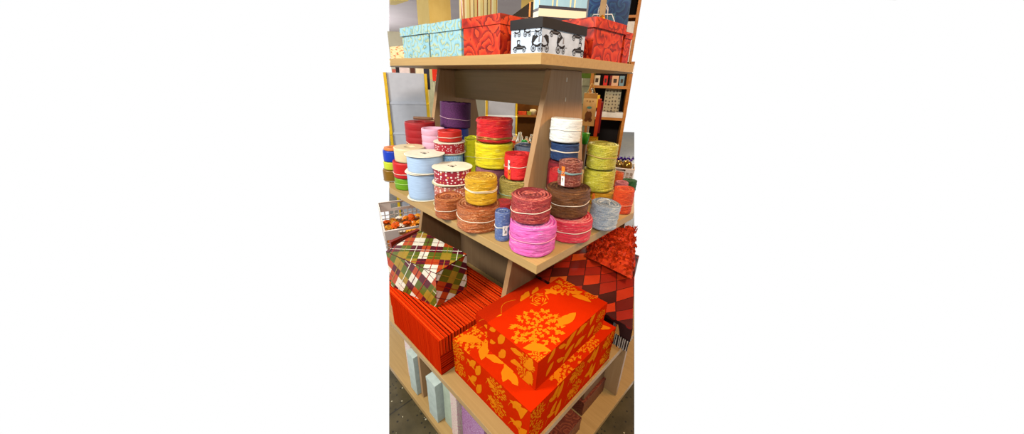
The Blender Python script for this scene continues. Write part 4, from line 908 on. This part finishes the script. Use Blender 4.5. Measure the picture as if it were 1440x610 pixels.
# illustrated paper bag
(x, y, _), rz2, w2_, z0_, z1_ = bgbox(819, 838, 131, 177, 2.2, .05)
m = MB().box(-w2_/2, w2_/2, 0, .05, z0_, z1_); m.box(-w2_/2, w2_/2, -.0015, 0, z1_-.03, z1_, 1)
o = m.build('hanging_paper_bag', [flat('#d8b070', .6), flat('#a87838', .6)], None, (x, y, 0), (0, 0, rz2)); tag(o, 'tan paper bag with a printed child figure hanging right of the end panel', 'paper bag')
m = MB(); zc = (z0_+z1_)/2
m.tube([(-w2_*.3, -.002, z1_), (-w2_*.05, -.002, z1_+.055), (w2_*.05, -.002, z1_+.055), (w2_*.3, -.002, z1_)], .003, 6); m.build('handle', flat('#c8a050'), o)
m = MB(); hS = (z1_-z0_)
def dsk(cx_, cz_, rx_, rz_, mi): m.add([(cx_+rx_*math.cos(2*PI*i/14), -.0012-.0004*mi, cz_+rz_*math.sin(2*PI*i/14)) for i in range(14)], [tuple(range(14))], mi)
dsk(0, zc-.035, .022, .03, 0); dsk(-.012, zc-.062, .012, .012, 0); dsk(.014, zc-.062, .012, .012, 0); dsk(0, zc+.003, .013, .014, 1); dsk(0, zc+.014, .016, .008, 2)
for q_ in (-.018, .0, .018): m.box(q_-.003, q_+.003, -.0016, -.001, zc+.045+abs(q_)*.3, zc+.056, 0)
m.build('printed_figure', [flat('#7a4a20'), flat('#e0b890'), flat('#5a9a90')], o)
(x, y, _), rz2, w2_, z0_, z1_ = bgbox(828, 834, 124, 177, 2.62, .05)
o = tag(empty('bag_rack', (x, y, 0), rz2), 'thin metal rack carrying the tan paper bag and gift wrap sleeves', 'rack')
MB().tube([(0, .03, 0), (0, .03, z1_)], .008, 8).build('post', flat('#8c8a80', .4, .6), o); MB().tube([(0, .02, z1_-.004), (-.01, -.2, z1_-.004), (-.01, -.42, z1_-.004)], .005, 8).build('arm', flat('#8c8a80', .4, .6), o)
MB().lathe([(.001, 0), (.10, 0), (.10, .012), (.001, .02)], 24).build('base', flat('#5c5a54', .5), o)
for k, (a_, b_, t_, bt, c_, nm, dd) in enumerate([(838, 843, 138, 190, '#d8481c', 'orange', 2.34), (842, 846, 142, 185, '#7c1420', 'dark red', 2.40), (838, 843, 133, 150, '#e8b828', 'yellow', 2.5)]):
    (x, y, _), rz2, w2_, z0_, z1_ = bgbox(a_, b_, t_, bt, dd, .03)
    o = MB().box(-w2_/2, w2_/2, 0, .03, z0_, z1_).build('hanging_wrap_sleeve', flat(c_, .5), None, (x, y, 0), (.06, 0, rz2)); tag(o, nm+' gift wrap sleeve hanging beside the tan paper bag', 'gift wrap')
# wall with grey panelling behind the bag and green things
(x, y, _), rz2, w2_, z0_, z1_ = bgbox(812, 836, 92, 260, 3.25, .05, 0)
m = MB().box(-w2_/2, w2_/2, .0, .03, 0, z1_); 
for k in range(9): m.box(-w2_/2, w2_/2, -.006, 0, .15+k*.16, .16+k*.16, 1)
tag(m.build('slat_panel', [flat('#9c9a78', .6), flat('#7c7a5c')], None, (x, y, 0), (0, 0, rz2)), 'grey green slatted display panel behind the tan paper bag', 'display panel')
(x, y, _), rz2, w2_, z0_, z1_ = bgbox(817, 837, 103, 110, 3.0, .1)
o = MB().box(-w2_/2, w2_/2, 0, .1, z0_, z1_).build('green_tray', flat('#5c7a1c', .5), None, (x, y, 0), (0, 0, rz2)); tag(o, 'green tray of yellow and white blossoms under the top shelf', 'tray')
m = MB()
for k in range(9): m.ball((-w2_/2+w2_*(k+.5)/9, .03+.02*(k % 2), z1_+.006), .012, k % 2, 8)
m.build('blossom', [flat('#f0e048'), flat('#f4ecec')], o)
(x, y, _), rz2, w2_, z0_, z1_ = bgbox(817, 830, 187, 196, 2.30, .08)
o = MB().lathe([(.001, z0_-.03), (w2_*.35, z0_-.03), (w2_*.5, z1_), (w2_*.46, z1_), (.001, z0_)], 24).build('green_bowl', flat('#3ca01c', .4), None, (x, y, 0)); tag(o, 'bright green bowl below the tan paper bag', 'bowl')
m = MB(); m.lathe([(.02, .0), (.05, .01), (.05, .02), (.015, .03), (.012, z0_-.032)], 16); o2 = m.build('bowl_stand', flat('#6a5030', .5), None, (x, y, 0)); tag(o2, 'thin brown pedestal holding the bright green bowl', 'pedestal')

# shelving seen under the crossbar
D2 = 3.6; q0 = zat(742, 162, D2); q1 = zat(742, 186, D2)
root, w, xy2, rz3 = cabinet('orange wood shelf unit with small goods seen under the crossbar', 728, 772, D2, [q1-.16, q0, q0+.35, q1-.5], q0+.4, .3, W_OR, flat('#a86a20', .6), .1)
p2 = lambda px: (px-750)/44*w
for k, (px, c_, nm) in enumerate([(737, '#e0441c', 'red'), (743, '#e85a24', 'orange'), (750, '#a8a840', 'olive')]): put(nm+' small package on the shelf unit under the crossbar', 'package', 'small_package', p2(px), q0, .045, .06, .035, flat(c_, .5), rxy=xy2, rrz=rz3)
m = MB(); X_, Y_ = on(xy2, rz3, p2(756), .05); m.lathe([(.001, 0), (.035, .0), (.038, .05), (.03, .06), (.001, .06)], 20); tag(m.build('cream_tub', flat('#ecd8a8', .5), None, (X_, Y_, q0+.001)), 'round cream tub on the shelf unit under the crossbar', 'tub')
(x, y, _), rz2, w2_, z0_, z1_ = bgbox(722, 731, 155, 240, 3.9, .2, 0)
o = tag(empty('dark_shelf_unit', (x, y, 0), rz2), 'dark narrow shelf unit left of the orange wood unit', 'shelf unit')
for u_ in (-1, 1): MB().box(u_*w2_*.6-.01, u_*w2_*.6+.01, 0, .25, 0, 1.6).build('side_panel', W_DK, o)
for z_ in (.4, .75, 1.05, 1.3, 1.58): MB().box(-w2_*.58, w2_*.58, 0, .24, z_-.02, z_).build('shelf', W_OR, o)
MB().box(-w2_*.6, w2_*.6, .251, .26, 0, 1.6).build('back_panel', DKB, o)
# counter with glass jars and green trinket
ct = loc_at(737, 2.55, 200); zc_ = up(737, 203, np.array([ct[0], ct[1], 0])); rz4 = math.atan2(ct[1], ct[0])-PI/2
o = tag(empty('counter', (ct[0], ct[1], 0), rz4), 'brown wooden counter with glass jars behind the stand', 'counter')
MB().box(-.13, .20, 0, .2, zc_-.03, zc_).build('counter_top', W_OR, o); MB().box(-.12, .19, .03, .19, 0, zc_-.0305).build('cabinet_body', W_DK, o)
GL = NT('clear_glass', .08); GL.base((.86, .9, .8, 1)); GL.b.inputs['Transmission Weight'].default_value = .85
gj = random.Random(3)
for k, (px, s_) in enumerate([(725, 1.), (732, 1.3), (741, .9), (748, 1.1), (754, .9)]):
    lx = (px-738)*2.7/FPX; X_, Y_ = on(ct, rz4, lx, .06+.05*(k % 2)); r0 = .019*s_
    m = MB().lathe([(.001, 0), (r0, 0), (r0*1.05, .03*s_), (r0*.6, .045*s_), (r0*.6, .055*s_), (r0*.75, .058*s_), (.001, .06*s_)], 20)
    tag(m.build('glass_jar', GL.m, None, (X_, Y_, zc_+.001)), 'small clear glass jar on the brown counter, '+['first', 'second', 'third', 'fourth', 'fifth'][k]+' from the left', 'jar')
X_, Y_ = on(ct, rz4, .0, .02); tag(MB().lathe([(.001, 0), (.02, .0), (.026, .014), (.018, .03), (.001, .032)], 16).build('green_ornament', flat('#1c9c3c', .3), None, (X_, Y_, zc_+.001)), 'shiny green ornament among the glass jars', 'ornament')
X_, Y_ = on(ct, rz4, -.09, .02); tag(MB().box(-.02, .02, 0, .02, 0, .02).build('red_packet', flat('#d8301c', .4), None, (X_, Y_, zc_+.001), (0, 0, rz4), .002), 'small red packet on the brown counter', 'packet')

# upper right cabinet and white carton
D3 = 3.4; zz0 = zat(880, 21, D3)
root, w, xy5, rz5 = cabinet('dark orange wood wall unit above the right red rose box', 872, 893, D3, [zz0, zz0-.3, zz0+.3], zz0+.45, .25, W_OR, DKB, 0)
(x, y, _), rz2, w2_, z0_, z1_ = bgbox(880, 891, 30, 46, 2.98, .05, 0)
tag(MB().box(-w2_/2, w2_/2, 0, .12, zat(868, 86, D_)+.001, z1_).build('white_carton', flat('#dcd6cc', .5), None, (x, y, 0), (0, 0, rz2)), 'white carton on top of the orange wood unit right of the red rose boxes', 'carton')
# dark shelf board leaning at top centre
dc = loc_at(745, 4.3, 15); rz6 = math.atan2(dc[1], dc[0])-PI/2; k_ = 4.4/FPX
zt_ = lambda py: up(745, py, np.array([dc[0], dc[1], 0]))
m = MB(); tri = [(-22*k_, zt_(24)), (18*k_, zt_(24)), (18*k_, zt_(0)), (0*k_, zt_(3))]
vs_ = [(a_, 0, b_) for a_, b_ in tri]+[(a_, .25, b_) for a_, b_ in tri]; m.add(vs_, [(0, 1, 2, 3), (7, 6, 5, 4), (0, 4, 5, 1), (1, 5, 6, 2), (2, 6, 7, 3), (3, 7, 4, 0)])
o = tag(empty('pitched_cabinet', (dc[0], dc[1], 0), rz6), 'dark wooden cabinet with a pitched top behind the plaid bag', 'cabinet')
m.build('pitched_top', DKB, o); MB().box(-1*k_, 1*k_, -.012, -.0005, zt_(24), zt_(3)).build('post', W_OR, o); MB().box(-22*k_, 18*k_, 0, .25, 0, zt_(24)-.001).build('body', W_DK, o)
(x, y, _), rz2, w2_, z0_, z1_ = bgbox(734, 757, -6, 20, 5.0, .1, 0)
tag(MB().box(-w2_/2, w2_/2, 0, .1, 0, 2.698).build('pillar', PLC.m, None, (x, y, 0), (0, 0, rz2)), kind='structure')
# ceiling beam upper left
m = MB(); m.prism([sight(548, 2.6, 5.9), sight(574, 2.6, 5.9), sight(556, 2.6, 6.25), sight(548, 2.6, 6.25)], 2.56, 2.699); tag(m.build('beam', PLC.m), kind='structure')

# display table with the ornament basket, right, just behind the middle shelf
tb_d = 2.0; tx, ty = loc_at(872, tb_d, 240); tz = .90; rz7 = math.atan2(ty, tx)-PI/2
o = tag(empty('display_table', (tx, ty, 0), rz7), 'dark wooden table behind the stand holding the ornament basket', 'table')
MB().box(-.12, .088, -.02, .3, tz-.03, tz-.001).build('table_top', W_DK, o)
for sx_, sy_ in ((-.1, .0), (.07, .0), (.07, .27), (-.1, .27)): MB().box(sx_-.014, sx_+.014, sy_-.014, sy_+.014, 0, tz-.0305).build('leg', W_DK, o)
bx, by = on((tx, ty), rz7, -.01, .12)
zrim = up(875, 250, np.array([bx, by, 0]))
bk2 = basket('white plastic basket of gold baubles at the right edge', (bx, by, tz), .17, .14, max(.08, zrim-tz+.01), rz7, WHB, rows=2, cols=8)
hb = max(.08, zrim-tz+.01)
MB().box(-.08, .08, -.065, .065, .0045, hb*.7).build('tissue_filling', flat('#d8b8a0', .7), bk2)
GB = flat('#b88a3c', .18, .8)
for k, (lx, ly, r0, mt, nm) in enumerate([(.045, -.03, .034, GB, 'large gold bauble'), (.0, .0, .028, flat('#c8a458', .2, .8), 'pale gold bauble'), (-.045, -.03, .024, flat('#a88848', .25, .8), 'small bronze bauble'), (-.03, .035, .022, flat('#e8e4dc', .3), 'white bauble'), (-.06, .02, .022, flat('#f05a14', .4), 'orange bauble')]):
    X_, Y_ = on((bx, by), rz7, lx, ly); ob = MB().ball((0, 0, 0), r0, 0, 24).build('bauble', mt, None, (X_, Y_, tz+hb*.7+r0+.002)); MB().lathe([(.004, r0*.96), (.005, r0*1.1), (.001, r0*1.12)], 12).build('cap', flat('#c8c0a0', .3, .8), ob); tag(ob, nm+' in the white basket at the right edge', 'bauble')
m = MB()
pts = [(-.07+.15*q_/30, .045+.012*math.sin(q_*.9), .0+.01*math.cos(q_*1.3)) for q_ in range(31)]
m.tube(pts, .006, 6)
for k in range(150):
    p = pts[rnd.randrange(31)]; a_ = rnd.random()*6; b_ = rnd.uniform(-1, 1); m.tube([p, (p[0]+.016*math.cos(a_)*.6, p[1]+.016*b_*.6, p[2]+.016*math.sin(a_))], [.0014, .0003], 3)
X_, Y_ = on((bx, by), rz7, 0, 0); tag(m.build('tinsel', flat('#3c1c8c', .25, .6), None, (X_, Y_, tz+hb+.035), (0, 0, rz7)), 'strand of purple tinsel over the gold baubles', 'tinsel')
# small rolls behind the orange red roll
roll('raffia', 'raffia_roll', 'small pink raffia roll behind the bright orange red roll', 'raffia roll', 873, None, 18, ZM, 257, raffia_mat('#e07888', '#b85060', '#f4b0b8', 0, .5), yb=276, string=0)
roll('raffia', 'raffia_roll', 'dark green raffia roll at the right edge behind the pink one', 'raffia roll', 884, None, 20, ZM, 255, raffia_mat('#186430', '#0c4420', '#3c8850', 0, .5), yb=270, string=0)
roll('raffia', 'raffia_roll', 'orange raffia roll peeking out right of the olive stack', 'raffia roll', 867, None, 16, ZM, 243, raffia_mat('#f06014', '#c84408', '#f8904c', 0, .5), yb=266, string=0)

# ------------------------------------------------------------------ light
def area(name, loc, target, sx_, sy_, power, col):
    l = bpy.data.lights.new(name, 'AREA'); l.shape = 'RECTANGLE'; l.size = sx_; l.size_y = sy_; l.energy = power; l.color = col
    o = bpy.data.objects.new(name, l); COL.objects.link(o); o.location = loc; d = Vector(target)-Vector(loc); o.rotation_euler = d.to_track_quat('-Z', 'Y').to_euler(); return o
area('ceiling_lamp', (-1.1, 1.5, 2.5), (.5, .8, .8), .7, .35, 120, (1, .95, .86))
area('ceiling_lamp', (-.5, -.5, 2.6), (.7, .7, .8), .4, .2, 56, (1, .93, .85))
area('ceiling_lamp', (1.9, -.7, 2.6), (.9, .6, .6), .8, .3, 68, (1, .55, .22))
area('ceiling_lamp', pr(3.4, .2)+(2.62,), pr(3.4, .2)+(0,), 1.2, .4, 78, (1, .82, .55))
def fill_point(P, e, col):  # unseen point lights added to brighten the rear ceiling, no fixtures there
    l = bpy.data.lights.new('back_fill_light', 'POINT'); l.energy = e; l.color = col; l.shadow_soft_size = .12; o = bpy.data.objects.new('back_fill_light', l); COL.objects.link(o); o.location = P
fill_point(pr(4.6, -3.0)+(2.0,), 140, (1, .95, .9)); fill_point(pr(8.2, -4.6)+(1.5,), 480, (.95, .95, 1)); fill_point(pr(8.5, 3.5)+(1.6,), 260, (1, .9, .8))
area('camera_flash', tuple(CAM-F*.03+U*.05), tuple(CAM+F), .05, .03, 7, (1, .97, .92))
W = bpy.data.worlds.new('world'); S.world = W; W.use_nodes = True; bg = W.node_tree.nodes['Background']; bg.inputs[0].default_value = (1, 1, 1, 1); bg.inputs[1].default_value = 1.0
S.view_settings.view_transform = 'Standard'; S.view_settings.look = 'None'; S.view_settings.gamma = 1; S.view_settings.exposure = 0.0; S.view_settings.use_curve_mapping = False
